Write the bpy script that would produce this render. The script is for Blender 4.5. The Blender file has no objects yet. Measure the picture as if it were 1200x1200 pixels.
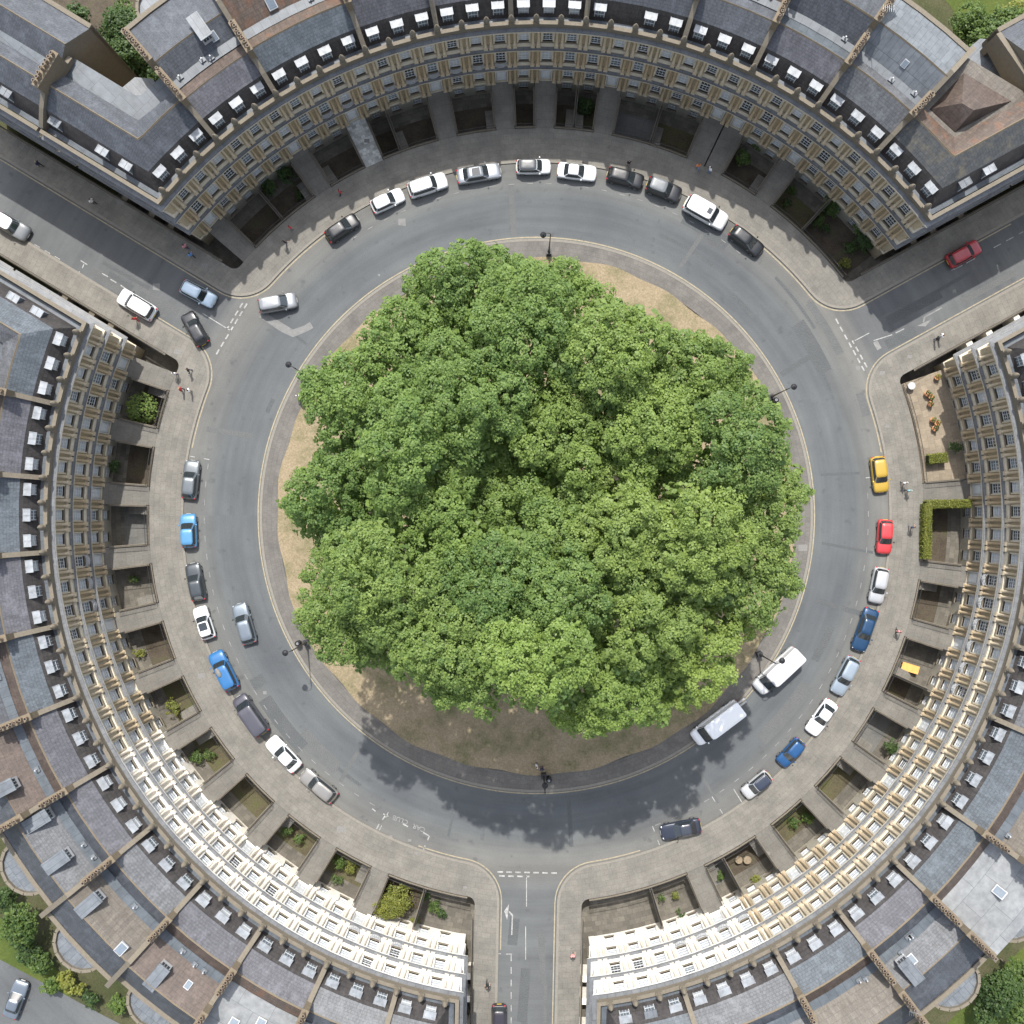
import bpy, bmesh, math, random
import numpy as np
from mathutils import Vector, Matrix
from mathutils.geometry import tessellate_polygon

random.seed(7)
rng = np.random.default_rng(11)
sc = bpy.context.scene
COL = sc.collection
D2R = math.radians

# ------------------------------------------------------------------ camera
F, CAMZ, NX, NY, CX, CY = 1221.0, 116.0, 612.0, 606.0, 628.5, 604.0
S = F / CAMZ
CAMX, CAMY = (NX - CX) / S, (CY - NY) / S
cam = bpy.data.cameras.new('camera')
cam.lens = F / 1200 * 36
cam.sensor_width = 36
cam.shift_x, cam.shift_y = -12 / 1200, 6 / 1200
cam.clip_end = 2000
camo = bpy.data.objects.new('camera', cam)
camo.location = (CAMX, CAMY, CAMZ)
COL.objects.link(camo)
sc.camera = camo


def P(px, py, z=0.0):
    """survey point of the photograph at height z, in metres"""
    k = (CAMZ - z) / F
    return Vector((CAMX + (px - NX) * k, CAMY - (py - NY) * k, z))


def U(a):
    return Vector((math.cos(D2R(a)), math.sin(D2R(a)), 0))


# ------------------------------------------------------------------ materials
def nodes_of(m):
    m.use_nodes = True
    nt = m.node_tree
    nt.nodes.clear()
    out = nt.nodes.new('ShaderNodeOutputMaterial')
    b = nt.nodes.new('ShaderNodeBsdfPrincipled')
    nt.links.new(b.outputs[0], out.inputs[0])
    return nt, b, out


def N(nt, t, **k):
    n = nt.nodes.new('ShaderNode' + t)
    for a, v in k.items():
        if a.startswith('i_'):
            n.inputs[a[2:].replace('_', ' ')].default_value = v
        else:
            setattr(n, a, v)
    return n


def rgba(c):
    return (c[0], c[1], c[2], 1)


def noise(nt, vec, scale, detail=4, rough=.6):
    n = N(nt, 'TexNoise')
    n.inputs['Scale'].default_value = scale
    n.inputs['Detail'].default_value = detail
    n.inputs['Roughness'].default_value = rough
    nt.links.new(vec, n.inputs['Vector'])
    return n.outputs['Fac']


def ramp(nt, fac, stops):
    r = N(nt, 'ValToRGB')
    e = r.color_ramp.elements
    while len(e) > 1:
        e.remove(e[-1])
    e[0].position, e[0].color = stops[0][0], rgba(stops[0][1])
    for p, c in stops[1:]:
        x = e.new(p)
        x.color = rgba(c)
    nt.links.new(fac, r.inputs[0])
    return r.outputs[0]


def mix(nt, a, b, fac, mode='MIX'):
    m = N(nt, 'MixRGB', blend_type=mode)
    for i, v in ((0, fac), (1, a), (2, b)):
        if isinstance(v, (int, float)):
            m.inputs[i].default_value = v
        elif isinstance(v, tuple):
            m.inputs[i].default_value = rgba(v)
        else:
            nt.links.new(v, m.inputs[i])
    return m.outputs[0]


def math_(nt, op, a, b=None):
    m = N(nt, 'Math', operation=op)
    for i, v in ((0, a), (1, b)):
        if v is None:
            continue
        if isinstance(v, (int, float)):
            m.inputs[i].default_value = v
        else:
            nt.links.new(v, m.inputs[i])
    return m.outputs[0]


def polar(nt, ka=45.0):
    """(arc length, radius, height) round the middle of the circus"""
    g = N(nt, 'NewGeometry')
    s = N(nt, 'SeparateXYZ')
    nt.links.new(g.outputs['Position'], s.inputs[0])
    a = math_(nt, 'MULTIPLY', math_(nt, 'ARCTAN2', s.outputs[1], s.outputs[0]), ka)
    r = math_(nt, 'SQRT', math_(nt, 'ADD', math_(nt, 'MULTIPLY', s.outputs[0], s.outputs[0]),
                                math_(nt, 'MULTIPLY', s.outputs[1], s.outputs[1])))
    c = N(nt, 'CombineXYZ')
    nt.links.new(a, c.inputs[0])
    nt.links.new(r, c.inputs[1])
    nt.links.new(s.outputs[2], c.inputs[2])
    return g.outputs['Position'], c.outputs[0], r


def bump(nt, b, fac, strength, dist=.02):
    n = N(nt, 'Bump')
    n.inputs['Strength'].default_value = strength
    n.inputs['Distance'].default_value = dist
    nt.links.new(fac, n.inputs['Height'])
    nt.links.new(n.outputs[0], b.inputs['Normal'])


def M_plain(name, c, rough=.6, var=.15, scale=2.0, metal=0.0, coat=0.0, spec=.5):
    m = bpy.data.materials.new(name)
    nt, b, o = nodes_of(m)
    b.inputs['Roughness'].default_value = rough
    b.inputs['Metallic'].default_value = metal
    b.inputs['Coat Weight'].default_value = coat
    b.inputs['Coat Roughness'].default_value = .05
    b.inputs['Specular IOR Level'].default_value = spec
    if var:
        g = N(nt, 'NewGeometry')
        f = noise(nt, g.outputs['Position'], scale, 5)
        lo = tuple(x * (1 - var) for x in c)
        hi = tuple(min(1, x * (1 + var)) for x in c)
        nt.links.new(ramp(nt, f, [(.3, lo), (.7, hi)]), b.inputs['Base Color'])
    else:
        b.inputs['Base Color'].default_value = rgba(c)
    return m


def M_stone(name, c, stain=(.16, .14, .11), amount=.5, var=.18):
    m = bpy.data.materials.new(name)
    nt, b, o = nodes_of(m)
    b.inputs['Roughness'].default_value = .85
    b.inputs['Specular IOR Level'].default_value = .25
    g = N(nt, 'NewGeometry')
    p = g.outputs['Position']
    f1 = noise(nt, p, .55, 4)
    f2 = noise(nt, p, 3.5, 5, .7)
    base = ramp(nt, f2, [(.25, tuple(x * (1 - var) for x in c)), (.75, tuple(min(1, x * (1 + var)) for x in c))])
    st = ramp(nt, f1, [(.5, (0, 0, 0)), (.72, (amount,) * 3)])
    f3 = ramp(nt, noise(nt, p, 1.7, 6, .75), [(.45, (0, 0, 0)), (.7, (1, 1, 1))])
    nt.links.new(mix(nt, base, stain, mix(nt, st, f3, 1.0, 'MULTIPLY')), b.inputs['Base Color'])
    bump(nt, b, f2, .3)
    return m


def M_slate(name, c, row=.24, patch=None, contrast=.10, streak=.45):
    m = bpy.data.materials.new(name)
    nt, b, o = nodes_of(m)
    b.inputs['Roughness'].default_value = .55
    b.inputs['Specular IOR Level'].default_value = .4
    pos, pol, r = polar(nt, 52)
    br = N(nt, 'TexBrick')
    br.inputs['Scale'].default_value = 1
    br.inputs['Mortar Size'].default_value = .025
    br.inputs['Brick Width'].default_value = row * 1.5
    br.inputs['Row Height'].default_value = row
    br.inputs['Color1'].default_value = rgba(tuple(x * (1 + contrast) for x in c))
    br.inputs['Color2'].default_value = rgba(tuple(x * (1 - contrast) for x in c))
    br.inputs['Mortar'].default_value = rgba(tuple(x * .72 for x in c))
    nt.links.new(pol, br.inputs['Vector'])
    mp = N(nt, 'Mapping')
    mp.inputs['Scale'].default_value = (2.2, .16, .2)
    nt.links.new(pol, mp.inputs['Vector'])
    st = noise(nt, mp.outputs[0], 1.6, 5, .7)
    col = mix(nt, br.outputs[0], ramp(nt, st, [(.3, (.55, .55, .55)), (.7, (1.35, 1.35, 1.35))]), streak * 1.6, 'MULTIPLY')
    pf = noise(nt, pos, .8, 6, .7)
    if not patch:
        patch = tuple(x * 1.55 for x in c)
    if patch:
        col = mix(nt, col, patch, ramp(nt, pf, [(.5, (0, 0, 0)), (.68, (.75, .75, .75))]))
    dk = noise(nt, pos, 1.9, 6, .75)
    col = mix(nt, col, tuple(x * .45 for x in c), ramp(nt, dk, [(.56, (0, 0, 0)), (.7, (.7, .7, .7))]))
    sp = noise(nt, pos, 6, 4, .8)
    col = mix(nt, col, ramp(nt, sp, [(.35, (.7, .7, .7)), (.7, (1.25, 1.25, 1.25))]), .8, 'MULTIPLY')
    nt.links.new(col, b.inputs['Base Color'])
    bump(nt, b, br.outputs['Fac'], -.5, .02)
    return m


def M_lead(name, c, seam=.6):
    m = bpy.data.materials.new(name)
    nt, b, o = nodes_of(m)
    b.inputs['Roughness'].default_value = .5
    pos, pol, r = polar(nt, 52)
    br = N(nt, 'TexBrick')
    br.inputs['Scale'].default_value = 1
    br.inputs['Mortar Size'].default_value = .02
    br.inputs['Brick Width'].default_value = seam
    br.inputs['Row Height'].default_value = 2.4
    br.inputs['Color1'].default_value = rgba(tuple(x * 1.08 for x in c))
    br.inputs['Color2'].default_value = rgba(tuple(x * .9 for x in c))
    br.inputs['Mortar'].default_value = rgba(tuple(x * .5 for x in c))
    nt.links.new(pol, br.inputs['Vector'])
    f = noise(nt, pos, 1.1, 6, .7)
    nt.links.new(mix(nt, br.outputs[0], ramp(nt, f, [(.3, (.65, .66, .68)), (.7, (1.2, 1.2, 1.2))]), 1.0, 'MULTIPLY'),
                 b.inputs['Base Color'])
    return m


def M_road(name):
    m = bpy.data.materials.new(name)
    nt, b, o = nodes_of(m)
    b.inputs['Roughness'].default_value = .8
    b.inputs['Specular IOR Level'].default_value = .3
    pos, pol, r = polar(nt, 35)
    fine = noise(nt, pos, 9, 3, .8)
    big = noise(nt, pos, .11, 5, .6)
    mp = N(nt, 'Mapping')
    mp.inputs['Scale'].default_value = (.05, .8, 1)
    nt.links.new(pol, mp.inputs['Vector'])
    tr = noise(nt, mp.outputs[0], .8, 6, .65)
    lane = ramp(nt, math_(nt, 'DIVIDE', r, 100.0),
                [(.308, (.094, .101, .103)), (.325, (.082, .089, .094)), (.352, (.082, .089, .094)), (.368, (.104, .108, .106)),
                 (.395, (.128, .125, .116)), (.42, (.094, .099, .101))])
    col = mix(nt, lane, ramp(nt, tr, [(.25, (.76, .76, .77)), (.75, (1.2, 1.2, 1.19))]), .9, 'MULTIPLY')
    col = mix(nt, col, ramp(nt, big, [(.3, (.8, .8, .82)), (.7, (1.2, 1.2, 1.17))]), .9, 'MULTIPLY')
    col = mix(nt, col, ramp(nt, fine, [(.3, (.86, .86, .86)), (.7, (1.12, 1.12, 1.12))]), 1.0, 'MULTIPLY')
    spots = noise(nt, pos, .9, 2, .5)
    col = mix(nt, col, (.055, .058, .06), ramp(nt, spots, [(.64, (0, 0, 0)), (.76, (.55, .55, .55))]))
    nt.links.new(col, b.inputs['Base Color'])
    bump(nt, b, fine, .25, .01)
    return m


def M_paving(name, c, w=.95, h=.62, contrast=.14, polarv=True, dirt=(.09, .085, .075)):
    m = bpy.data.materials.new(name)
    nt, b, o = nodes_of(m)
    b.inputs['Roughness'].default_value = .85
    b.inputs['Specular IOR Level'].default_value = .25
    pos, pol, r = polar(nt, 41)
    br = N(nt, 'TexBrick')
    br.inputs['Scale'].default_value = 1
    br.inputs['Mortar Size'].default_value = .018
    br.inputs['Brick Width'].default_value = w
    br.inputs['Row Height'].default_value = h
    br.inputs['Color1'].default_value = rgba(tuple(x * (1 + contrast) for x in c))
    br.inputs['Color2'].default_value = rgba(tuple(x * (1 - contrast) for x in c))
    br.inputs['Mortar'].default_value = rgba(tuple(x * .78 for x in c))
    nt.links.new(pol if polarv else pos, br.inputs['Vector'])
    f = noise(nt, pos, .45, 5, .65)
    f2 = noise(nt, pos, 5, 4, .8)
    col = mix(nt, br.outputs[0], ramp(nt, f, [(.3, (.78, .78, .78)), (.7, (1.18, 1.17, 1.14))]), 1.0, 'MULTIPLY')
    col = mix(nt, col, ramp(nt, f2, [(.3, (.82, .82, .82)), (.7, (1.15, 1.15, 1.15))]), .9, 'MULTIPLY')
    sp = noise(nt, pos, 1.3, 3, .5)
    col = mix(nt, col, dirt, ramp(nt, sp, [(.66, (0, 0, 0)), (.76, (.55, .55, .55))]))
    nt.links.new(col, b.inputs['Base Color'])
    bump(nt, b, f2, .2, .01)
    return m


def M_mottle(name, stops, s1=.5, s2=6, rough=.95):
    m = bpy.data.materials.new(name)
    nt, b, o = nodes_of(m)
    b.inputs['Roughness'].default_value = rough
    b.inputs['Specular IOR Level'].default_value = .15
    g = N(nt, 'NewGeometry')
    p = g.outputs['Position']
    f = noise(nt, p, s1, 7, .7)
    col = ramp(nt, f, stops)
    f2 = noise(nt, p, s2, 4, .8)
    col = mix(nt, col, ramp(nt, f2, [(.3, (.68, .68, .66)), (.7, (1.3, 1.3, 1.3))]), 1.0, 'MULTIPLY')
    nt.links.new(col, b.inputs['Base Color'])
    bump(nt, b, f2, .6, .04)
    return m


def M_leaf(name, c, spread=.35, trans=.35):
    m = bpy.data.materials.new(name)
    nt, b, out = nodes_of(m)
    at = N(nt, 'Attribute', attribute_name='tint')
    sep = N(nt, 'SeparateColor')
    nt.links.new(at.outputs['Color'], sep.inputs[0])
    lo = (c[0] * (1 - spread) * .85, c[1] * (1 - spread), c[2] * (1 - spread * .6))
    hi = (min(1, c[0] * (1 + spread * 1.25)), min(1, c[1] * (1 + spread)), c[2] * (1 + spread * .5))
    col = ramp(nt, sep.outputs[0], [(0, lo), (.5, c), (1, hi)])
    nt.links.new(col, b.inputs['Base Color'])
    b.inputs['Roughness'].default_value = .5
    b.inputs['Specular IOR Level'].default_value = .3
    t = N(nt, 'BsdfTranslucent')
    nt.links.new(mix(nt, col, (1.15, 1.25, .7), 1.0, 'MULTIPLY'), t.inputs[0])
    mx = N(nt, 'MixShader')
    mx.inputs[0].default_value = trans
    nt.links.new(b.outputs[0], mx.inputs[1])
    nt.links.new(t.outputs[0], mx.inputs[2])
    nt.links.new(mx.outputs[0], out.inputs[0])
    return m


MT = {}
MT['honey'] = M_stone('honey_stone', (.395, .335, .235), amount=.75)
MT['cream'] = M_stone('cream_stone', (.49, .44, .345), amount=.45)
MT['pale'] = M_stone('pale_stone', (.78, .76, .70), amount=.45, var=.1)
MT['col_orange'] = M_stone('orange_stone', (.385, .305, .20), amount=.5)
MT['col_cream'] = M_stone('light_stone', (.44, .375, .275), amount=.45)
MT['col_pale'] = M_stone('washed_stone', (.73, .665, .57), amount=.4)
MT['coping'] = M_stone('weathered_stone', (.150, .130, .100), amount=.7)
MT['ledge'] = M_lead('ledge_lead', (.125, .13, .135), .9)
MT['basement'] = M_stone('painted_basement', (.33, .31, .26), amount=.7)
MT['basement_w'] = M_stone('white_basement', (.80, .77, .70), amount=.25)
MT['white'] = M_plain('white_paint', (.36, .37, .38), .5, .06)
MT['sash'] = M_plain('sash_paint', (.55, .57, .58), .5, .06)
MT['glass_dark'] = M_plain('window_glass', (.035, .042, .05), .06, 0, spec=.9)
MT['glass_sky_blind'] = M_plain('window_sky_blind_glass', (.44, .47, .50), .12, .12, 3, spec=.8)  # pale panes: reflected sky put into the colour, along with white blinds
MT['glass_grey'] = M_plain('window_grey_glass', (.14, .17, .20), .08, .1, 3, spec=.9)
MT['slate_a'] = M_slate('slate_dark', (.064, .070, .081))
MT['slate_b'] = M_slate('slate_purple', (.082, .082, .093))
MT['slate_c'] = M_slate('slate_blue', (.076, .089, .102))
MT['slate_d'] = M_slate('slate_lichen', (.064, .067, .069), .3, (.13, .115, .08))
MT['slate_e'] = M_slate('slate_grey', (.096, .100, .107))
MT['tile_brown'] = M_slate('tile_brown', (.082, .062, .051), .36)
MT['tile_tan'] = M_slate('tile_stone', (.105, .092, .075), .5, (.075, .06, .045))
MT['tile_orange'] = M_slate('tile_orange', (.095, .072, .057), .36, (.16, .075, .04))
MT['mansard'] = M_slate('mansard_slate', (.050, .046, .045))
MT['lead'] = M_lead('lead_roof', (.130, .143, .155))
MT['lead_d'] = M_lead('lead_dark', (.080, .093, .105), .9)
MT['lead_pale'] = M_lead('lead_pale', (.20, .207, .207), 3.2)
MT['dormer_top'] = M_plain('dormer_lead', (.205, .220, .235), .5, .3, 2)
MT['dormer_pale'] = M_plain('dormer_painted_lead', (.235, .25, .265), .5, .3, 1.2)
MT['ridge'] = M_stone('ridge_stone', (.155, .126, .088), amount=.6)
MT['pot'] = M_plain('clay_pot', (.19, .14, .095), .8, .3, 2)
MT['flue_shade'] = M_plain('flue_shade', (.012, .011, .010), .95, 0)
MT['road'] = M_road('asphalt')
MT['road_d'] = M_mottle('asphalt_newer', [(.3, (.078, .083, .086)), (.7, (.093, .098, .101))], .6, 9)
MT['road_l'] = M_mottle('asphalt_older', [(.3, (.096, .100, .101)), (.7, (.114, .117, .116))], .6, 9)
MT['pave'] = M_paving('paving_slabs', (.158, .150, .134), .9, .6, .06)
MT['pave_i'] = M_paving('island_paving', (.124, .117, .108), .7, .5, .07)
MT['path'] = M_paving('path_slabs', (.138, .131, .118), .9, .9, .05)
MT['path_w'] = M_paving('mosaic_slabs', (.36, .37, .36), .4, .35, .35, dirt=(.1, .1, .1))
MT['kerb'] = M_stone('kerb_stone', (.185, .172, .148), amount=.4)
MT['yellow'] = M_plain('faded_yellow_paint', (.255, .220, .150), .8, .25, 4)
MT['linewhite'] = M_plain('road_white_paint', (.27, .27, .26), .8, .4, 5)
MT['lineworn'] = M_plain('worn_white_paint', (.175, .175, .168), .85, .3, 2)
MT['patch'] = M_plain('road_repair', (.155, .155, .15), .9, .15, 3)
MT['iron'] = M_plain('black_iron', (.018, .019, .021), .5, .2)
MT['cover'] = M_plain('drain_cover', (.16, .155, .145), .8, .3, 9)
MT['earth'] = M_mottle('yard_earth', [(.3, (.050, .041, .031)), (.55, (.078, .065, .049)), (.75, (.065, .075, .03))], .7)
MT['moss'] = M_mottle('yard_moss', [(.3, (.060, .052, .037)), (.5, (.088, .078, .047)), (.7, (.072, .088, .03))], .6)
MT['yardslab'] = M_paving('yard_slabs', (.115, .106, .09), .6, .6, .2)
MT['patio'] = M_paving('patio_slabs', (.225, .188, .142), .7, .7, .16)
MT['yardgrey'] = M_paving('yard_grey', (.125, .125, .12), 1.2, 1.2, .08)
MT['lawn'] = M_mottle('garden_lawn', [(.3, (.045, .066, .016)), (.6, (.07, .09, .022)), (.8, (.10, .10, .035))], .4)
MT['ground'] = M_mottle('garden_ground', [(.3, (.035, .045, .018)), (.5, (.055, .058, .028)), (.7, (.09, .08, .05))], .15)
MT['dry'] = M_mottle('dry_grass', [(.26, (.095, .098, .046)), (.40, (.165, .145, .085)), (.52, (.225, .182, .118)), (.75, (.265, .215, .148))], .3, 5)
MT['bark'] = M_mottle('bark', [(.3, (.09, .075, .055)), (.6, (.20, .18, .13)), (.8, (.30, .27, .2))], 1.2)
MT['leaf'] = M_leaf('plane_leaf', (.138, .200, .046))
MT['leaf2'] = M_leaf('plane_leaf_pale', (.168, .218, .052))
for k_, c_ in enumerate(((.152, .226, .062), (.160, .230, .062), (.156, .232, .062), (.166, .236, .064), (.162, .236, .064), (.170, .236, .064))):
    MT['leaf_t%d' % (k_ + 1)] = M_leaf('plane_leaf', c_, .28, .42)
MT['leaf_y'] = M_leaf('yellow_leaf', (.175, .190, .040))
MT['leaf_d'] = M_leaf('dark_leaf', (.055, .095, .028))
MT['leaf_m'] = M_leaf('mid_leaf', (.085, .135, .034))
MT['orange'] = M_plain('orange_board', (.66, .36, .10), .6, .15)
MT['terracotta'] = M_plain('terracotta', (.42, .19, .09), .8, .2)
MT['timber'] = M_plain('weathered_timber', (.21, .165, .11), .8, .25, 6)
MT['rubber'] = M_plain('tyre_rubber', (.02, .02, .02), .8, 0)
MT['rim'] = M_plain('alloy', (.35, .36, .37), .35, 0, metal=.8)
MT['carglass'] = M_plain('car_glass', (.02, .026, .03), .04, 0, spec=1.0)
MT['trim'] = M_plain('black_trim', (.02, .02, .022), .5, 0)
MT['lamp_w'] = M_plain('headlight_glass', (.62, .65, .68), .1, 0)
MT['lamp_r'] = M_plain('tail_light_red', (.40, .02, .025), .2, 0)
MT['plate_w'] = M_plain('plate_white', (.7, .7, .68), .5, 0)
MT['plate_y'] = M_plain('plate_yellow', (.7, .5, .06), .5, 0)
MT['globe'] = M_plain('lantern_glass', (.12, .14, .15), .1, .1)


# ------------------------------------------------------------------ mesh builder
class MB:
    def __init__(s):
        s.v, s.f, s.m, s.s = [], [], [], []

    def add(s, vs, fs, mi=0, smooth=False, M=None):
        n = len(s.v)
        s.v += [tuple(M @ Vector(v)) if M is not None else tuple(v) for v in vs]
        for i, f in enumerate(fs):
            s.f.append([n + k for k in f])
            s.m.append(mi[i] if isinstance(mi, (list, tuple)) else mi)
            s.s.append(smooth)

    def box(s, x0, x1, y0, y1, z0, z1, mi=0, M=None):
        s.add([(x0, y0, z0), (x1, y0, z0), (x1, y1, z0), (x0, y1, z0), (x0, y0, z1), (x1, y0, z1), (x1, y1, z1), (x0, y1, z1)],
              [(0, 3, 2, 1), (4, 5, 6, 7), (0, 1, 5, 4), (1, 2, 6, 5), (2, 3, 7, 6), (3, 0, 4, 7)], mi, False, M)

    def sheet(s, pts, z, mi=0):
        pts = [Vector((p[0], p[1], 0)) for p in pts]
        tr = tessellate_polygon([pts])
        s.add([(p.x, p.y, z) for p in pts], tr, mi)

    def prism(s, pts, z0, z1, mt=0, ms=0):
        pts = [Vector((p[0], p[1], 0)) for p in pts]
        n = len(pts)
        tr = tessellate_polygon([pts])
        s.add([(p.x, p.y, z1) for p in pts], tr, mt)
        s.add([(p.x, p.y, z0) for p in pts] + [(p.x, p.y, z1) for p in pts],
              [(i, (i + 1) % n, n + (i + 1) % n, n + i) for i in range(n)], ms)

    def yz(s, poly, x0, x1, mi=0, M=None):
        n = len(poly)
        vs = [(x0, y, z) for y, z in poly] + [(x1, y, z) for y, z in poly]
        s.add(vs, [tuple(range(n)), tuple(range(2 * n - 1, n - 1, -1))] + [(i, n + i, n + (i + 1) % n, (i + 1) % n) for i in range(n)],
              mi, False, M)

    def lathe(s, prof, n=12, mi=0, c=(0, 0, 0), smooth=True, M=None):
        vs, fs = [], []
        for r, z in prof:
            vs += [(c[0] + r * math.cos(2 * math.pi * k / n), c[1] + r * math.sin(2 * math.pi * k / n), c[2] + z) for k in range(n)]
        for j in range(len(prof) - 1):
            for k in range(n):
                fs.append((j * n + k, j * n + (k + 1) % n, (j + 1) * n + (k + 1) % n, (j + 1) * n + k))
        s.add(vs, fs, mi, smooth, M)
        s.add(vs[:n], [tuple(range(n - 1, -1, -1))], mi, False, M)
        s.add(vs[-n:], [tuple(range(n))], mi, False, M)

    def tube(s, p0, p1, r0, r1=None, n=6, mi=0, smooth=True):
        p0, p1 = Vector(p0), Vector(p1)
        r1 = r0 if r1 is None else r1
        q = (p1 - p0).to_track_quat('Z', 'Y').to_matrix().to_4x4()
        s.lathe([(r0, 0), (r1, (p1 - p0).length)], n, mi, (0, 0, 0), smooth, Matrix.Translation(p0) @ q)

    def ell(s, c, rx, ry, rz, n=10, mi=0, M=None):
        T = Matrix.Translation(c) @ Matrix.Diagonal((rx, ry, rz, 1))
        if M is not None:
            T = M @ T
        k = max(4, n // 2)
        s.lathe([(math.sin(math.pi * (i + .02) / (k + .04)) , -math.cos(math.pi * i / k)) for i in range(k + 1)], n, mi, (0, 0, 0), True, T)

    def sweep(s, plan, prof, mis, caps=True):
        """profile of (inset, z) carried along the plan line"""
        n = len(prof)
        rows = [plan(d) for d, z in prof]
        m = len(rows[0])
        vs = [(rows[j][i][0], rows[j][i][1], prof[j][1]) for i in range(m) for j in range(n)]
        fs, ms = [], []
        for i in range(m - 1):
            for j in range(n):
                k = (j + 1) % n
                fs.append((i * n + j, i * n + k, (i + 1) * n + k, (i + 1) * n + j))
                ms.append(mis[j] if isinstance(mis, (list, tuple)) else mis)
        if caps:
            fs += [tuple(range(n)), tuple(range((m - 1) * n + n - 1, (m - 1) * n - 1, -1))]
            ms += [ms[0], ms[0]]
        s.add(vs, fs, ms)

    def mesh(s, name, mats, origin=None, recalc=True):
        me = bpy.data.meshes.new(name)
        o = Vector(origin) if origin is not None else Vector((0, 0, 0))
        me.from_pydata([(v[0] - o.x, v[1] - o.y, v[2] - o.z) for v in s.v], [], s.f)
        me.polygons.foreach_set('material_index', s.m)
        me.polygons.foreach_set('use_smooth', s.s)
        for m in (mats if isinstance(mats, (list, tuple)) else [mats]):
            me.materials.append(MT[m] if isinstance(m, str) else m)
        if recalc:
            bm = bmesh.new()
            bm.from_mesh(me)
            bmesh.ops.recalc_face_normals(bm, faces=bm.faces)
            bm.to_mesh(me)
            bm.free()
        me.update()
        return me


def ob(name, data, parent=None, M=None):
    o = bpy.data.objects.new(name, data)
    COL.objects.link(o)
    if M is not None:
        o.matrix_world = M
    if parent is not None:
        o.parent = parent
    return o


def tag(o, label, cat, group=None):
    o['label'] = label
    o['category'] = cat
    if group:
        o['group'] = group
    return o


def thing(name, loc, label, cat, group=None, rz=0.0):
    o = bpy.data.objects.new(name, None)
    o.empty_display_size = .2
    o.location = loc
    o.rotation_euler = (0, 0, rz)
    COL.objects.link(o)
    return tag(o, label, cat, group)


def struct(name, mb, mats, recalc=True):
    o = ob(name, mb.mesh(name, mats, None, recalc))
    o['kind'] = 'structure'
    return o


def Tz(p, a):
    return Matrix.Translation((p[0], p[1], p[2] if len(p) > 2 else 0)) @ Matrix.Rotation(D2R(a), 4, 'Z')


ORD = ['first', 'second', 'third', 'fourth', 'fifth', 'sixth', 'seventh', 'eighth', 'ninth', 'tenth', 'eleventh', 'twelfth']

# ------------------------------------------------------------------ layout of the circus
R, BAY, Q0, EDGE, KERB, HALF = 48.5, 2.88, 7.0, 43.1, 39.3, 3.2
PAVQ = 5.95
PITZ = -3.0
SEG = {'top': (36.95, 140.65), 'left': (156.95, 260.65), 'right': (276.95, 380.65)}
DOORS = {'top': [6, 9, 10, 15, 18, 20, 23, 27, 30, 35],
         'left': [1, 4, 7, 10, 13, 16, 19, 22, 25, 28, 31],
         'right': [6, 10, 13, 16, 19, 23, 26, 30]}
AX = [28.8, 148.8, 268.8]


def SP(ax, along, perp):
    return U(ax) * along + U(ax + 90) * perp


def pt(seg, r, b):
    a = SEG[seg][0] + BAY * b
    rr = r / math.cos(D2R(BAY * (b - math.floor(b + .5))))
    return U(a) * rr


def corner(seg, end, d):
    """where the facade plane of the outermost bay meets the flank line, both inset by d"""
    if end == 0:
        ax, u, q = SEG[seg][0] - 8.15, U(SEG[seg][0]), Q0 + d
    else:
        ax, u, q = SEG[seg][1] + 8.15, U(SEG[seg][1]), -(Q0 + d)
    n = U(ax + 90)
    det = u.x * n.y - u.y * n.x
    return Vector((((R + d) * n.y - q * u.y) / det, (u.x * q - n.x * (R + d)) / det, 0))


def kerb_line(seg, o=0.0, r=KERB, q=HALF, rf=4.5, far=95.0, n=120):
    a0, a1 = SEG[seg]
    x0, x1 = a0 - 8.15, a1 + 8.15
    r, q, rf = r - o, q - o, rf + o
    al = math.sqrt((r + rf) ** 2 - (q + rf) ** 2)
    pts = []

    def fil(ax, sg):
        c = SP(ax, al, sg * (q + rf))
        s0 = math.atan2(*(SP(ax, al, sg * q) - c).yx)
        e = c * (r / (r + rf)) - c
        s1 = math.atan2(e.y, e.x)
        dd = (s1 - s0 + math.pi) % (2 * math.pi) - math.pi
        return [c + Vector((math.cos(s0 + dd * k / 10), math.sin(s0 + dd * k / 10), 0)) * rf for k in range(11)]
    f0 = fil(x0, 1)
    f1 = fil(x1, -1)[::-1]
    t0 = math.degrees(math.atan2(f0[-1].y, f0[-1].x))
    t1 = math.degrees(math.atan2(f1[0].y, f1[0].x))
    while t0 < a0 - 20:
        t0 += 360
    while t1 < t0:
        t1 += 360
    pts = [SP(x0, far, q)] + f0 + [U(t0 + (t1 - t0) * k / n) * r for k in range(1, n)] + f1 + [SP(x1, far, -q)]
    return pts


def ring(r, n=180):
    return [U(360 * k / n) * r for k in range(n)]


# ground, road, pavements
g = MB()
g.box(-400, 400, -400, 400, PITZ - 1, PITZ - .1)
struct('ground', g, 'ground')

out = []
for i in range(3):
    ax = AX[i]
    off = math.degrees(math.asin((HALF + .3) / 41.5))
    out += [SP(ax, 95, -(HALF + .3)), SP(ax, 95, HALF + .3)]
    a, e = ax + off, ax + 120 - off
    out += [U(a + (e - a) * k / 60) * 41.5 for k in range(61)]
r_ = MB()
r_.sheet(out, -.12)
struct('road', r_, 'road')

for s in SEG:
    k0, k1 = kerb_line(s), kerb_line(s, -.28)
    e0 = kerb_line(s, 0, EDGE, PAVQ, .9)
    pv = MB()
    pv.prism(k1 + e0[::-1], PITZ - .1, 0, 0, 1)
    struct('pavement', pv, ['pave', 'basement'])
    kb = MB()
    kb.prism(k0 + k1[::-1], -.3, .004, 0, 0)
    struct('kerb', kb, 'kerb')

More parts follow.
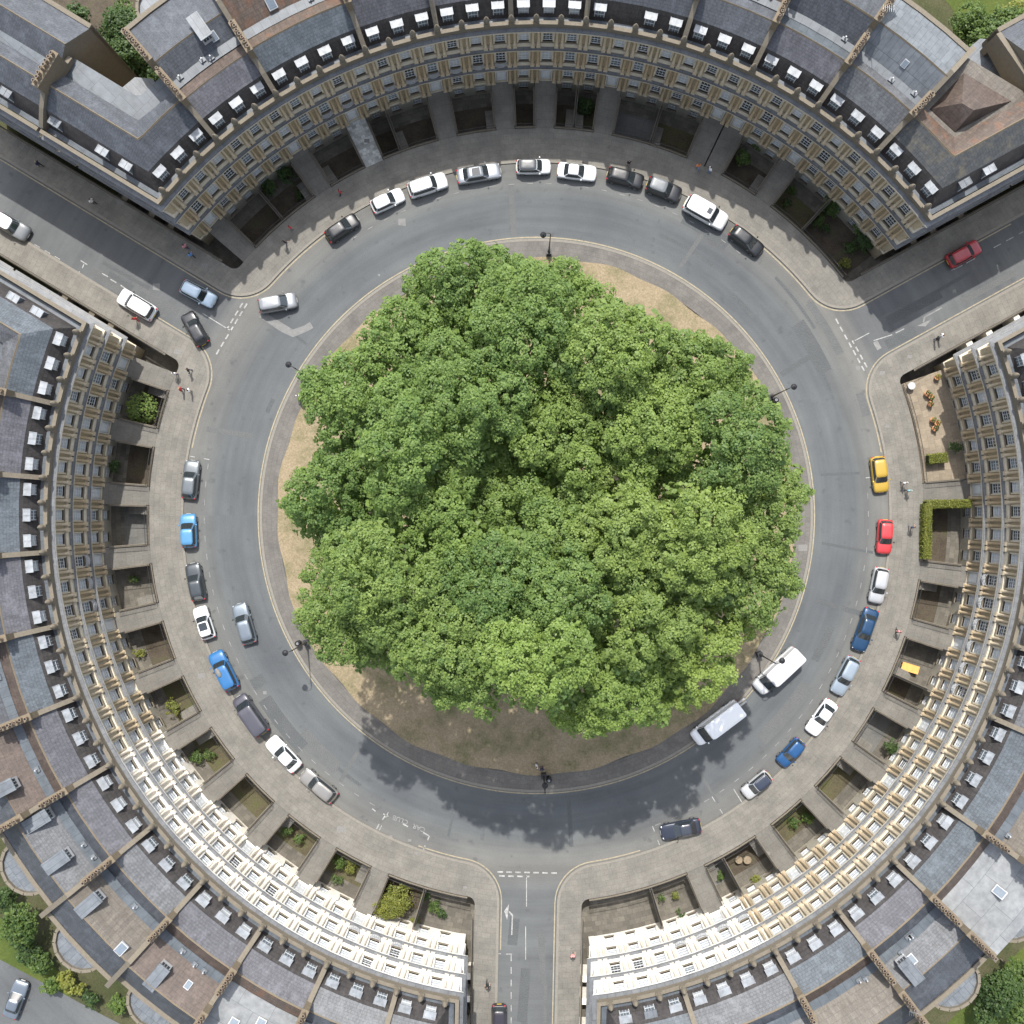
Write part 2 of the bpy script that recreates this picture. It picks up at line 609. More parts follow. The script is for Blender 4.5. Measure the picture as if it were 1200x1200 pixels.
ip = MB()
o_, i_ = ring(30.55), ring(28.7)
for k in range(180):
    ip.add([(*o_[k].xy, 0), (*o_[(k + 1) % 180].xy, 0), (*i_[(k + 1) % 180].xy, 0), (*i_[k].xy, 0)], [(0, 1, 2, 3)])
struct('island_pavement', ip, 'pave_i')
ik = MB()
o2 = ring(30.82)
for k in range(180):
    k2 = (k + 1) % 180
    ik.add([(*o2[k].xy, .004), (*o2[k2].xy, .004), (*o_[k2].xy, .004), (*o_[k].xy, .004), (*o2[k].xy, -.3), (*o2[k2].xy, -.3)],
           [(0, 1, 2, 3), (4, 5, 1, 0)])
struct('island_kerb', ik, 'kerb')
dg = MB()
NR = 26
rows = []
for j in range(NR + 1):
    rr = 28.8 * j / NR
    rows.append([(*(U(2 * k) * (rr + (.12 * math.sin(k * .9) + .1 * math.sin(k * .37 + 1) if j == NR else 0))).xy,
                  .03 + .30 * (1 - (j / NR) ** 2) + (.03 * math.sin(k * .7 + j) if 0 < j < NR else 0)) for k in range(180)])
for j in range(NR):
    for k in range(180):
        k2 = (k + 1) % 180
        dg.add([rows[j][k], rows[j][k2], rows[j + 1][k2], rows[j + 1][k]], [(0, 1, 2, 3)], 0, True)
struct('dry_grass', dg, 'dry')['kind'] = 'structure'

yp = MB()
ra, rb_ = ring(42.0), ring(60.3)
for k in range(180):
    k2 = (k + 1) % 180
    yp.add([(*ra[k].xy, PITZ - .094), (*ra[k2].xy, PITZ - .094), (*rb_[k2].xy, PITZ - .094), (*rb_[k].xy, PITZ - .094)], [(0, 1, 2, 3)])
struct('yard_paving', yp, 'yardslab')

# painted lines
ROADZ = -.12
LINEZ = ROADZ + .012


def strip(mb, pts, w, z, mi=0):
    pts = [Vector((p[0], p[1], 0)) for p in pts]
    L, Rr = [], []
    for i, p in enumerate(pts):
        t = (pts[min(i + 1, len(pts) - 1)] - pts[max(i - 1, 0)]).normalized()
        n = Vector((-t.y, t.x, 0)) * w / 2
        L.append(p + n)
        Rr.append(p - n)
    for i in range(len(pts) - 1):
        mb.add([(*L[i].xy, z), (*Rr[i].xy, z), (*Rr[i + 1].xy, z), (*L[i + 1].xy, z)], [(0, 1, 2, 3)], mi)


yl = MB()
strip(yl, ring(31.0) + ring(31.0)[:1], .14, LINEZ + .004)


def ang(p):
    return math.degrees(math.atan2(p.y, p.x)) % 360


def clip_line(s, lo, hi, far0, far1):
    ps = kerb_line(s, .22)
    o = []
    for i, p in enumerate(ps):
        a = ang(p)
        if a < SEG[s][0] - 12:
            a += 360
        if i == 0:
            o.append(SP(SEG[s][0] - 8.15, far0, HALF - .22))
        elif i == len(ps) - 1:
            o.append(SP(SEG[s][1] + 8.15, far1, -(HALF - .22)))
        else:
            o.append(p if lo(a) or hi(a) else None)
    return o


for s, A, B, f0, f1 in (('top', 51, 127, 62, 80), ('left', 169, 250, 47.5, 48.5), ('right', 288, 370, 62, 72)):
    run = []
    for p in clip_line(s, lambda a: a < A, lambda a: a > B, f0, f1) + [None]:
        if p is None:
            if len(run) > 1:
                strip(yl, run, .13, LINEZ + .004)
            run = []
        else:
            run.append(p)
struct('yellow_line', yl, 'yellow', False)

wl = MB()


def px_line(a, b, w=.12, dash=None):
    p, q = P(*a), P(*b)
    if not dash:
        strip(wl, [p, q], w, LINEZ + .004)
        return
    d = (q - p)
    L = d.length
    d.normalize()
    t = 0
    while t < L:
        strip(wl, [p + d * t, p + d * min(L, t + dash[0])], w, LINEZ + .004)
        t += dash[0] + dash[1]


for ax, lo in ((268.8, -1), (28.8, -1), (148.8, -1)):
    for row, (y0, y1) in ((39.8, (-3.5, 3.3)), (40.25, (-3.3, .1))):
        t = y0
        while t < y1:
            strip(wl, [SP(ax, row, t), SP(ax, row, min(y1, t + .62))], .17, LINEZ + .004)
            t += 1.0
px_line((617, 1026), (617, 1063), .09)
px_line((616, 1086), (616, 1125), .09)
px_line((599, 1119), (599, 1200), .1, (.75, .65))
px_line((580, 1118), (587, 1118), .11)
px_line((593, 1118.5), (600, 1118.5), .11)
px_line((237, 367), (271, 388), .1)
for a, b in (((119, 320), (126, 324)), ((129, 327), (136, 331)), ((141, 334), (148, 339)), ((94, 305), (102, 310)), ((98, 309), (96, 314)), ((90, 321), (93, 318))):
    px_line(a, b, .12)
px_line((40, 286), (72, 305), .08, (.7, .6))
# corner bay at lower left
for a, b in (((449, 954), (455, 957)), ((452, 955), (448, 961)), ((444, 966), (441, 972)), ((436, 948), (440, 951)), ((496, 976), (503, 980)),
             ((503, 980), (501, 985)), ((498, 991), (496, 997)), ((472, 966), (478, 969))):
    px_line(a, b, .13)
# bays round the outside, dashed
for a0, a1 in ((52, 126), (171, 243), (291, 366)):
    n = int((a1 - a0) / 3.1)
    for k in range(n):
        aa = a0 + (a1 - a0) * k / n
        if 244 < aa < 250:
            continue
        strip(wl, [U(aa + q) * 37.0 for q in (0, .5, 1.0)], .08, LINEZ + .004, 1)
for aa in (170.3, 243.5, 290.5, 302, 366.5):
    strip(wl, [U(aa) * 36.95, U(aa) * 37.6], .09, LINEZ + .004)
    strip(wl, [U(aa) * 38.6, U(aa) * 39.2], .09, LINEZ + .004)
px_line((860, 925), (870, 941), .1)
# Bennett side centre line and stop box
px_line((1002, 399), (1019, 390), .1)
px_line((1024, 399), (1046, 392), .1)
px_line((1050, 390), (1060, 385), .1)
px_line((1165, 290), (1200, 271), .1, (.9, .7))
px_line((1115, 317), (1119, 314), .1)
px_line((1118, 316), (1146, 301), .1, (1.1, .5))
strip(wl, [P(1026, 400), P(1031, 409)], .55, LINEZ + .0045, 1)


def arrow(o, d, mi=0):
    d = d.normalized()
    n = Vector((-d.y, d.x, 0))
    q = lambda a, b: (*(o + d * a + n * b).xy, LINEZ + .0065)
    wl.add([q(-1.9, -.16), q(-1.9, -.3), q(.35, -.3), q(.75, .12), q(.68, .26), q(.22, -.16)], [(0, 1, 2, 5), (2, 3, 4, 5)], mi)
    wl.add([q(-.25, .34), q(.72, .72), q(1.55, .2)], [(0, 1, 2)], mi)


arrow(P(598, 1076), Vector((.04, 1, 0)))
arrow(P(1088, 372), Vector((-.85, -.47, 0)), 1)
struct('road_marking', wl, ['linewhite', 'lineworn'], False)

for txt, px in (('CAR', (491, 970.5)), ('CLUB', (469, 961))):
    cu = bpy.data.curves.new('road_lettering', 'FONT')
    cu.body = txt
    cu.size = .74
    cu.align_x = 'CENTER'
    cu.align_y = 'CENTER'
    cu.offset = .01
    o = ob('road_lettering', cu)
    o.location = P(*px) + Vector((0, 0, LINEZ + .005))
    o.rotation_euler = (0, 0, D2R(180 - 21))
    cu.materials.append(MT['lineworn'])
    o['kind'] = 'structure'

pm = MB()
pm.sheet([P(303, 371), P(310, 366), P(330, 378), P(343, 386), P(357, 381), P(363, 377), P(367, 384), P(360, 388), P(343, 395), P(330, 389)], LINEZ - .0012)
for x, y, w in ((471, 260, .42), (183, 336, .4), (148, 215, .3), (1119, 341, .2), (1006, 431, .25), (444, 322, .12), (310, 812, .2)):
    p = P(x, y)
    pm.add([(p.x - w, p.y - w * .8, LINEZ - .0012), (p.x + w, p.y - w, LINEZ - .0012), (p.x + w * .9, p.y + w, LINEZ - .0012), (p.x - w, p.y + w * .9, LINEZ - .0012)], [(0, 1, 2, 3)])
struct('road_patch', pm, 'patch', False)
tm = MB()
_tz = [ROADZ + .0006]


def nz():
    _tz[0] += .00024
    return _tz[0]


for k in range(16):
    rr = random.uniform(31.8, 38.6)
    a = random.uniform(0, 360)
    strip(tm, [U(a + q) * (rr + .02 * q) for q in range(random.randint(3, 14))], random.choice((.35, .5, .9, 1.6)), nz(), random.randint(0, 1))
for k in range(12):
    a = random.uniform(0, 360)
    strip(tm, [U(a) * random.uniform(31.2, 33), U(a + random.uniform(-1, 1)) * random.uniform(36, 38.9)], random.choice((.3, .45, .6)), nz(), random.randint(0, 1))
for ax in AX:
    for k in range(5):
        p0, p1 = random.uniform(-2.6, 2.6), random.uniform(42, 55)
        strip(tm, [SP(ax, p1, p0), SP(ax, p1 + random.uniform(2, 7), p0 + random.uniform(-.4, .4))], random.choice((.4, .7, 1.1)), nz(), random.randint(0, 1))
struct('asphalt_repair', tm, ['road_d', 'road_l'], False)
mc = MB()
for x, y, w in ((400, 972, .5), (941, 642, .5), (1066, 418, .25), (1040, 500, .2), (208, 412, .35), (236, 792, .4), (240, 311, .35), (141, 237, .4), (458, 980, .2), (480, 985, .22), (488, 1000, .18),
                (1034, 437, .3), (900, 1000, .25), (545, 1040, .2), (430, 165, .3), (770, 170, .3)):
    p = P(x, y)
    mc.add([(p.x - w, p.y - w * .7, .003), (p.x + w, p.y - w * .7, .003), (p.x + w, p.y + w * .7, .003), (p.x - w, p.y + w * .7, .003)], [(0, 1, 2, 3)])
struct('drain_cover', mc, 'cover', False)

# ------------------------------------------------------------------ shared house pieces
HB = R * math.tan(D2R(BAY / 2))
OPEN = {'base': (-2.15, -.75, .5), 'ground': (.95, 2.95, .52), 'door': (.03, 2.75, .6), 'first': (4.95, 7.35, .54), 'second': (9.45, 11.3, .52)}
_cache = {}


def window_mesh(kind, glass):
    k = (kind, glass)
    if k in _cache:
        return _cache[k]
    z0, z1, hw = OPEN[kind]
    m = MB()
    if kind == 'door':
        m.box(-hw, hw, .12, .2, z0, z1, 0)
        for x in (-.27, .27):
            for a, b in ((.25, .95), (1.1, 1.95)):
                m.box(x - .19, x + .19, .095, .12, a, b, 0)
        m.box(-.42, .42, .09, .12, 2.15, 2.6, 1)
        m.box(-hw - .1, -hw, -.06, .16, z0, z1 + .1, 0)
        m.box(hw, hw + .1, -.06, .16, z0, z1 + .1, 0)
        m.box(-hw - .16, hw + .16, -.18, .12, z1 + .1, z1 + .24, 0)
        m.ell((.42, .07, 1.05), .035, .035, .035, 6, 1)
    else:
        m.box(-hw, hw, .19, .21, z0, z1, 1)
        for x0, x1 in ((-hw, -hw + .075), (hw - .075, hw)):
            m.box(x0, x1, .13, .19, z0, z1, 0)
        zm = (z0 + z1) / 2
        for a, b in ((z0, z0 + .09), (zm - .035, zm + .035), (z1 - .075, z1)):
            m.box(-hw + .075, hw - .075, .135, .19, a, b, 0)
        for x in (-hw / 3, hw / 3):
            m.box(x - .018, x + .018, .16, .19, z0 + .09, z1 - .075, 0)
        for q in (.25, .75):
            zz = z0 + (z1 - z0) * q
            m.box(-hw + .075, hw - .075, .162, .19, zz - .018, zz + .018, 0)
        m.box(-hw - .1, hw + .1, -.14, .12, z0 - .11, z0, 2)
    me = m.mesh('front_door' if kind == 'door' else 'window', ['sash', glass, 'coping'])
    _cache[k] = me
    return me


def column_mesh(z0, z1, r, mat, cap, ped):
    m = MB()
    h = z1 - z0
    m.box(-r - .07, r + .07, -r - .08, r + .25, 0, ped, 1)
    m.box(-r - .05, r + .05, -r - .05, r + .05, ped, ped + .1)
    pr = [(r + .04, ped + .1), (r + .03, ped + .17), (r, ped + .2), (r * 1.0, h * .45), (r * .86, h - cap - .02), (r * .9, h - cap), (r + .01, h - cap * .55), (r + .04, h - .1)]
    m.lathe(pr, 14)
    m.box(-r - .05, r + .05, -r - .05, r + .05, h - .1, h)
    return m.mesh('column', [mat, 'col_cream' if mat != 'col_pale' else 'col_pale'])


COLS = {}
for mk in ('honey', 'cream', 'pale'):
    lo = 'col_pale' if mk == 'pale' else 'col_orange'
    hi = 'col_pale' if mk == 'pale' else 'col_cream'
    COLS[mk] = [(column_mesh(.02, 3.43, .16, lo, .2, .12), .02), (column_mesh(4.17, 7.88, .152, lo, .28, .42), 4.17), (column_mesh(8.62, 11.98, .148, hi, .38, .42), 8.62)]

fm = MB()
fm.box(-.3, .3, -.25, .25, 0, .35)
fm.lathe([(.12, .35), (.2, .42), (.3, .55), (.33, .7), (.27, .8), (.29, .86), (.25, 1.05), (.16, 1.28), (.06, 1.45), (.02, 1.52)], 10)
FINIAL = fm.mesh('acorn_finial', 'coping')

DORMER = []
for v, (topm, gl) in enumerate((('dormer_top', 'glass_grey'), ('dormer_pale', 'glass_sky_blind'), ('lead', 'glass_grey'), ('dormer_pale', 'glass_grey'))):
    m = MB()
    w = .55
    zt = 14.45
    m.box(-w, w, 1.05, 2.3, 12.95, zt, 3)
    m.box(-w - .07, w + .07, .96, 2.5, zt, zt + .1, 1)
    for x in (-w - .04, 0, w + .04):
        m.box(x - .025, x + .025, .98, 2.48, zt + .1, zt + .14, 1)
    m.box(-w + .12, w - .12, 1.025, 1.05, 13.2, zt - .1, 2)
    m.box(-w + .1, w - .1, 1.0, 1.025, 13.74, 13.81, 0)
    for x in (-.13, .13):
        m.box(x - .015, x + .015, 1.005, 1.025, 13.2, zt - .1, 0)
    for a, b in ((-w + .05, -w + .12), (w - .12, w - .05)):
        m.box(a, b, .99, 1.05, 13.1, zt - .05, 0)
    m.box(-w + .12, w - .12, .97, 1.05, 13.08, 13.2, 0)
    DORMER.append(m.mesh('dormer', ['sash', topm, gl, 'lead']))

pm_ = []
for hh, rr in ((.62, .16), (.85, .14), (.5, .17)):
    m = MB()
    m.lathe([(rr, 0), (rr * .86, hh * .75), (rr * 1.05, hh * .8), (rr * 1.02, hh)], 10, 0)
    m.lathe([(rr * .72, hh + .004), (rr * .72, hh + .006)], 10, 1, smooth=False)  # dark disc painted in for the shade inside the hollow pot
    pm_.append(m.mesh('chimney_pot', ['pot', 'flue_shade']))

m = MB()
m.box(-.55, .55, 0, 2.3, -.6, .55, 0)
m.box(-.64, .64, -.1, 2.5, .55, .66, 1)
m.box(-.42, .42, -.03, 0, -.1, .45, 2)
for x in (-.15, .15):
    m.box(x - .02, x + .02, -.05, -.03, -.1, .45, 0)
REARDORMER = m.mesh('rear_dormer', ['white', 'lead', 'glass_dark'])
m = MB()
m.box(-.45, .45, -.6, .6, -.12, .1, 0)
m.box(-.36, .36, -.5, .5, .1, .125, 1)
SKYLIGHT = m.mesh('skylight', ['white', 'glass_grey'])
m = MB()
m.lathe([(.08, 0), (.08, .7)], 8, 0)
m.box(-.28, .28, -.22, .22, -.1, .25, 1)
VENT = m.mesh('vent_pipe', ['white', 'lead'])
m = MB()
m.tube((0, 0, 0), (0, 0, 2.2), .025)
m.tube((-.5, .1, 2.0), (.6, -.1, 2.0), .018)
for k in range(6):
    x = -.45 + .19 * k
    m.tube((x, -.3, 2.0), (x, .3, 2.0), .012)
AERIAL = m.mesh('tv_aerial', 'rim')
bm_ = MB()
prof = []
for k in range(9):
    a = math.pi * k / 8
    prof.append((-.66 * math.cos(a), -.42 * math.sin(a) - .02))
bm_.prism(prof, 4.42, 4.56, 0, 0)
for k in range(8):
    for z in (4.95, 5.3):
        bm_.tube((*prof[k], z), (*prof[k + 1], z), .025, None, 5)
    bm_.tube((*prof[k], 4.56), (*prof[k], 5.3), .02, None, 5)
BALCONY = bm_.mesh('balconette', ['white'])


def panel(mb, M, hw, opens):
    """flat piece of facade with window openings; stone, basement paint, light surround"""
    for x0, x1 in ((-hw, -.54), (.54, hw)):
        mb.add([(x0, 0, PITZ - .1), (x1, 0, PITZ - .1), (x1, 0, 0), (x0, 0, 0)], [(0, 1, 2, 3)], 1, False, M)
        mb.add([(x0, 0, 0), (x1, 0, 0), (x1, 0, 12.7), (x0, 0, 12.7)], [(0, 1, 2, 3)], 0, False, M)
    zs = PITZ - .1
    for k in opens:
        z0, z1, w = OPEN[k]
        for a, b, c in ((zs, min(z0, 0), 1), (max(zs, 0), z0, 0)):
            if b > a + 1e-4:
                mb.add([(-.54, 0, a), (.54, 0, a), (.54, 0, b), (-.54, 0, b)], [(0, 1, 2, 3)], c, False, M)
        for sx in (-1, 1):
            mb.add([(sx * w, 0, z0), (sx * w, .22, z0), (sx * w, .22, z1), (sx * w, 0, z1)], [(0, 1, 2, 3)], 0, False, M)
            if w < .54:
                mb.add([(sx * w, 0, z0), (sx * .54, 0, z0), (sx * .54, 0, z1), (sx * w, 0, z1)], [(0, 1, 2, 3)], 0 if z0 > 0 else 1, False, M)
        for z in (z0, z1):
            mb.add([(-w, 0, z), (w, 0, z), (w, .22, z), (-w, .22, z)], [(0, 1, 2, 3)], 0, False, M)
        if k in ('ground', 'first', 'second'):
            for a, b in ((-w - .17, -w - .005), (w + .005, w + .17)):
                mb.box(a, b, -.07, .05, z0, z1 + .17, 2, M)
            mb.box(-w - .005, w + .005, -.07, .05, z1 + .003, z1 + .17, 2, M)
            if k != 'ground':
                mb.box(-w - .22, w + .22, -.12, -.003, z1 + .17, z1 + .24, 2, M)
        zs = z1
    mb.add([(-.54, 0, zs), (.54, 0, zs), (.54, 0, 12.7), (-.54, 0, 12.7)], [(0, 1, 2, 3)], 0, False, M)


def bayM(seg, b):
    a = SEG[seg][0] + BAY * b
    return Tz(U(a) * R, a - 90)


def house(label, plan, bays, halfs, walls, doors, o):
    """bays: [(matrix, half width, kind)]; halfs: matrices of the coupled columns; walls: [(matrix, has_stack)]"""
    pc = plan(0)
    c = pc[len(pc) // 2].copy()
    root = thing('terraced_house', c, label, 'house', 'houses of the curved terraces' if o.get('curved', 1) else 'houses along the side streets')
    inv = Matrix.Translation(-c)
    st = o.get('stone', 'honey')

    def part(name, mb, mats, parent=root, rc=True):
        x = ob(name, mb.mesh(name, mats, c, rc), parent)
        return x

    def inst(name, me, M, parent=root):
        x = bpy.data.objects.new(name, me)
        COL.objects.link(x)
        x.parent = parent
        x.matrix_local = inv @ M
        return x
    # walls
    w = MB()
    for i, (M, hw, kind) in enumerate(bays):
        ops = ['base'] + (['door'] if i in doors else ['ground']) + ['first', 'second']
        if kind == 'blank':
            w.add([(-hw, 0, PITZ - .1), (hw, 0, PITZ - .1), (hw, 0, 12.7), (-hw, 0, 12.7)], [(0, 1, 2, 3)], 0, False, M)
            continue
        panel(w, M, hw, ops)
        for k in ops:
            gl = random.choice(['glass_dark', 'glass_dark', 'glass_grey', 'glass_sky_blind', 'glass_sky_blind']) if k != 'door' else 'glass_grey'
            if (o.get('sky_blind') or st in ('pale', 'cream')) and k != 'door' and random.random() < .8:
                gl = 'glass_sky_blind'
            inst('front_door' if k == 'door' else 'window', window_mesh(k, gl), M)
        if o.get('balcony') and kind == 'bay':
            inst('balconette', BALCONY, M)
    light = {'honey': 'cream', 'cream': 'cream', 'pale': 'pale'}[st]
    part('facade_wall', w, [st, 'basement_w' if st == 'pale' else 'basement', light], rc=False)
    pl = MB()
    pl.sweep(plan, [(.05, -.28), (-.1, -.28), (-.1, -.06), (.05, 0)], 0)
    part('plinth', pl, light)
    for zt in (4.15, 8.6, 12.7):
        cn = MB()
        cn.sweep(plan, [(.25, zt - .72), (-.36, zt - .72), (-.36, zt - .24), (-.48, zt - .2), (-.6, zt - .1), (-.6, zt - .02), (.2, zt + .07)],
                 [0, 0, 0, 0, 0, 1, 0])
        part('cornice', cn, [light, 'ledge'])
    for zt in (0, 4.15, 8.6):
        bc = MB()
        bc.sweep(plan, [(.05, zt + .03), (-.2, zt + .03), (-.2, zt + .36), (.05, zt + .42)], 0)
        if zt:
            part('blocking_course', bc, light)
    pp = MB()
    pp.sweep(plan, [(-.16, 12.6), (-.16, 13.42), (-.22, 13.42), (-.22, 13.56), (.16, 13.56), (.16, 12.6)], 0)
    part('parapet', pp, 'coping')
    for M in halfs:
        for me, z in COLS[st]:
            for dx in (-.29, .29):
                inst('column', me, M @ Matrix.Translation((dx, -.16, z)))
        inst('acorn_finial', FINIAL, M @ Matrix.Translation((0, 0, 13.56)))
    # roofs
    sl = o.get('slate', 'slate_a')
    hv = o.get('hv', 0.0)
    fr = MB()
    fr.sweep(plan, [(.29, 12.5), (.29, 12.86), (.8, 12.9), (1.9, 14.9), (3.9, 16.5 + hv), (5.6, 15.3), (5.6, 12.5)], [0, 0, 1, 2, 3, 0, 0])
    part('front_roof', fr, ['lead_d', 'mansard', sl, o.get('back', 'slate_a')])
    rd = MB()
    rd.sweep(plan, [(3.80, 16.42 + hv), (3.9, 16.56 + hv), (4.0, 16.42 + hv)], 0)
    part('ridge', rd, 'ridge')
    for i, (M, hw, kind) in enumerate(bays):
        if kind in ('bay', 'flank') and i not in o.get('nodormer', ()):
            inst('dormer', DORMER[o.get('dorm', 0) if random.random() < .75 else random.choice((0, 2, 3))], M)
    rear = o.get('rear', 'pitch')
    RE = o.get('RE', 12.9)
    rz = 17.4 + o.get('rv', 0)
    rx = 8.6 + o.get('rx', 0)
    if rear != 'none':
        rm = o.get('rearmat', 'slate_b')
        rr = MB()
        if rear == 'pitch':
            zb_ = PITZ - .1 if o.get('deep') else 12.5
            rr.sweep(plan, [(5.61, zb_), (5.61, 15.28), (rx, rz), (RE, 14.5), (RE, zb_)], [2, 0, 1, 2, 2])
            part('rear_roof', rr, [rm, o.get('rearback', 'slate_a'), 'coping'])
            rd2 = MB()
            rd2.sweep(plan, [(rx - .1, rz - .08), (rx, rz + .06), (rx + .1, rz - .08)], 0)
            part('ridge', rd2, 'ridge')
        elif rear == 'flat':
            rr.sweep(plan, [(5.61, 12.5), (5.61, 15.6), (RE, 15.9), (RE, 12.5)], 0)
            part('rear_roof', rr, rm)
        vg = MB()
        vg.sweep(plan, [(5.2, 15.2), (5.2, 15.62), (6.1, 15.66), (6.1, 15.2)], 0)
        part('valley_gutter', vg, 'lead_d' if rear == 'pitch' else rm)
        rw = MB()
        rw.sweep(plan, [(RE - .35, 14.3), (RE - .35, 14.85), (RE + .1, 14.85), (RE + .1, PITZ - .1), (RE - .35, PITZ - .1)], 0)
        part('rear_wall', rw, 'coping')
    elif o.get('slim'):
        rw = MB()
        rw.sweep(plan, [(5.35, 14.9), (5.35, 15.5), (5.75, 15.5), (5.75, PITZ - .1), (5.35, PITZ - .1)], 0)
        part('rear_wall', rw, 'coping')
    for kind, b, d, z in o.get('extras', ()):
        M = o['Mb'](b)
        if kind == 'dormer':
            inst('rear_dormer', REARDORMER, M @ Matrix.Translation((0, d, z)))
        elif kind == 'sky':
            inst('skylight', SKYLIGHT, M @ Matrix.Translation((0, d, z)) @ Matrix.Rotation(D2R(35 if z < 17.3 else 0), 4, 'X'))
        elif kind == 'bow':
            bw = MB()
            ps = [M @ Vector((2.6 * math.cos(math.pi * (.5 - q / 8 + .5)), RE + .1 + 2.3 * math.sin(math.pi * q / 8), 0)) for q in range(9)]
            bw.prism([p.xy for p in ps], PITZ - .1, z, 1, 0)
            part('rear_bow', bw, ['honey', 'lead'])
            bp = MB()
            for q in range(8):
                a, e = ps[q], ps[q + 1]
                nrm = Vector(((a + e) / 2 - (ps[0] + ps[8]) / 2)).normalized() * .3
                bp.add([(*a.xy, z - .1), (*e.xy, z - .1), (*(e + nrm).xy, z - .1), (*(a + nrm).xy, z - .1), (*a.xy, z + .35), (*e.xy, z + .35),
                        (*(e + nrm).xy, z + .35), (*(a + nrm).xy, z + .35)], [(4, 5, 6, 7), (0, 1, 5, 4), (2, 3, 7, 6)])
            part('bow_parapet', bp, 'coping', rc=False)
    if o.get('Mb') and rear == 'pitch' and o.get('curved', 1):
        ks = [b for b in o['span']]
        for q in range(random.choice((0, 0, 1, 1))):
            b = random.uniform(ks[0] + .6, ks[1] - .6)
            dd_ = random.uniform(6.8, rx - .9)
            inst('skylight', SKYLIGHT, o['Mb'](b) @ Matrix.Translation((0, dd_, 15.3 + (rz - 15.3) * (dd_ - 5.6) / (rx - 5.6) + .06)) @ Matrix.Rotation(math.atan2(rz - 15.3, rx - 5.6), 4, 'X') @ Matrix.Scale(random.uniform(.6, .9), 4))
        for q in range(random.choice((1, 2, 3))):
            b = random.uniform(ks[0] + .4, ks[1] - .4)
            inst('vent_pipe', VENT, o['Mb'](b) @ Matrix.Translation((0, random.uniform(5.4, 6.2), 15.55)))
    # party walls and chimneys
    for M, full, np1, np2 in walls:
        pw = MB()
        if o.get('slim') or (o.get('filld') and not full):
            full = None
        pw.yz([(.3, 12.5), (.3, 13.75), (1.75, 15.3), (3.9, 17.0), (5.6, 15.95)] +
              ([(8.6, 18.0), (13.6, 14.9), (13.6, PITZ)] if full else [(8.0, 15.9), (12.45, 15.2), (12.45, PITZ)] if full is False else [(7.4, 15.6), (7.6, PITZ)]) + ([(11.8, PITZ), (11.8, 12.5)] if full is not None else [(7.0, PITZ), (7.0, 12.5)]), -.24, .24, 0, M)
        pwo = part('party_wall', pw, 'coping')
        for y0, npots, zt in ((3.0, np1, 18.0), (7.4, np2, 18.9)):
            if not npots:
                continue
            L = .44 * npots + .15
            cs = MB()
            cs.box(-.30, .30, y0, y0 + L, 15, zt - .2, 0, M)
            cs.box(-.35, .35, y0 - .06, y0 + L + .06, zt - .2, zt, 0, M)
            st_ = part('chimney_stack', cs, 'ridge')
            pmx = random.choice(pm_)
            if random.random() < .35:
                inst('tv_aerial', AERIAL, M @ Matrix.Translation((.2, y0 + random.uniform(.2, L - .2), zt)) @ Matrix.Rotation(random.uniform(0, 6), 4, 'Z'), st_)
            for q in range(npots):
                x = bpy.data.objects.new('chimney_pot', pmx if random.random() < .8 else random.choice(pm_))
                COL.objects.link(x)
                x.parent = st_
                x.matrix_local = inv @ M @ Matrix.Translation((random.uniform(-.06, .06), y0 + .3 + .44 * q + random.uniform(-.05, .05), zt))
    return root


def arc_plan(seg, b0, b1):
    bs = [b0] + [k + .5 for k in range(int(math.floor(b0)), int(math.ceil(b1)) + 1) if b0 + .01 < k + .5 < b1 - .01] + [b1]
    return lambda d: [pt(seg, R + d, b) for b in bs]


def end_plan(seg, b, end, L):
    if end == 0:
        bs = [k + .5 for k in range(0, int(b)) if k + .5 < b - .01] + [b]
    else:
        bs = [b] + [k + .5 for k in range(int(b), 36) if k + .5 > b + .01]
    ax = SEG[seg][0] - 8.15 if end == 0 else SEG[seg][1] + 8.15
    sg = 1 if end == 0 else -1
    n = U(ax + 90) * sg

    def f(d):
        cn = corner(seg, end, d)
        row = []
        for x in bs:
            p = pt(seg, R + d, x)
            row.append(p if p.dot(n) > Q0 + d else cn.copy())     # past the hip line: on the hip
        far = SP(ax, L, sg * (Q0 + d))
        return [far, cn] + row if end == 0 else row + [cn, far]
    return f


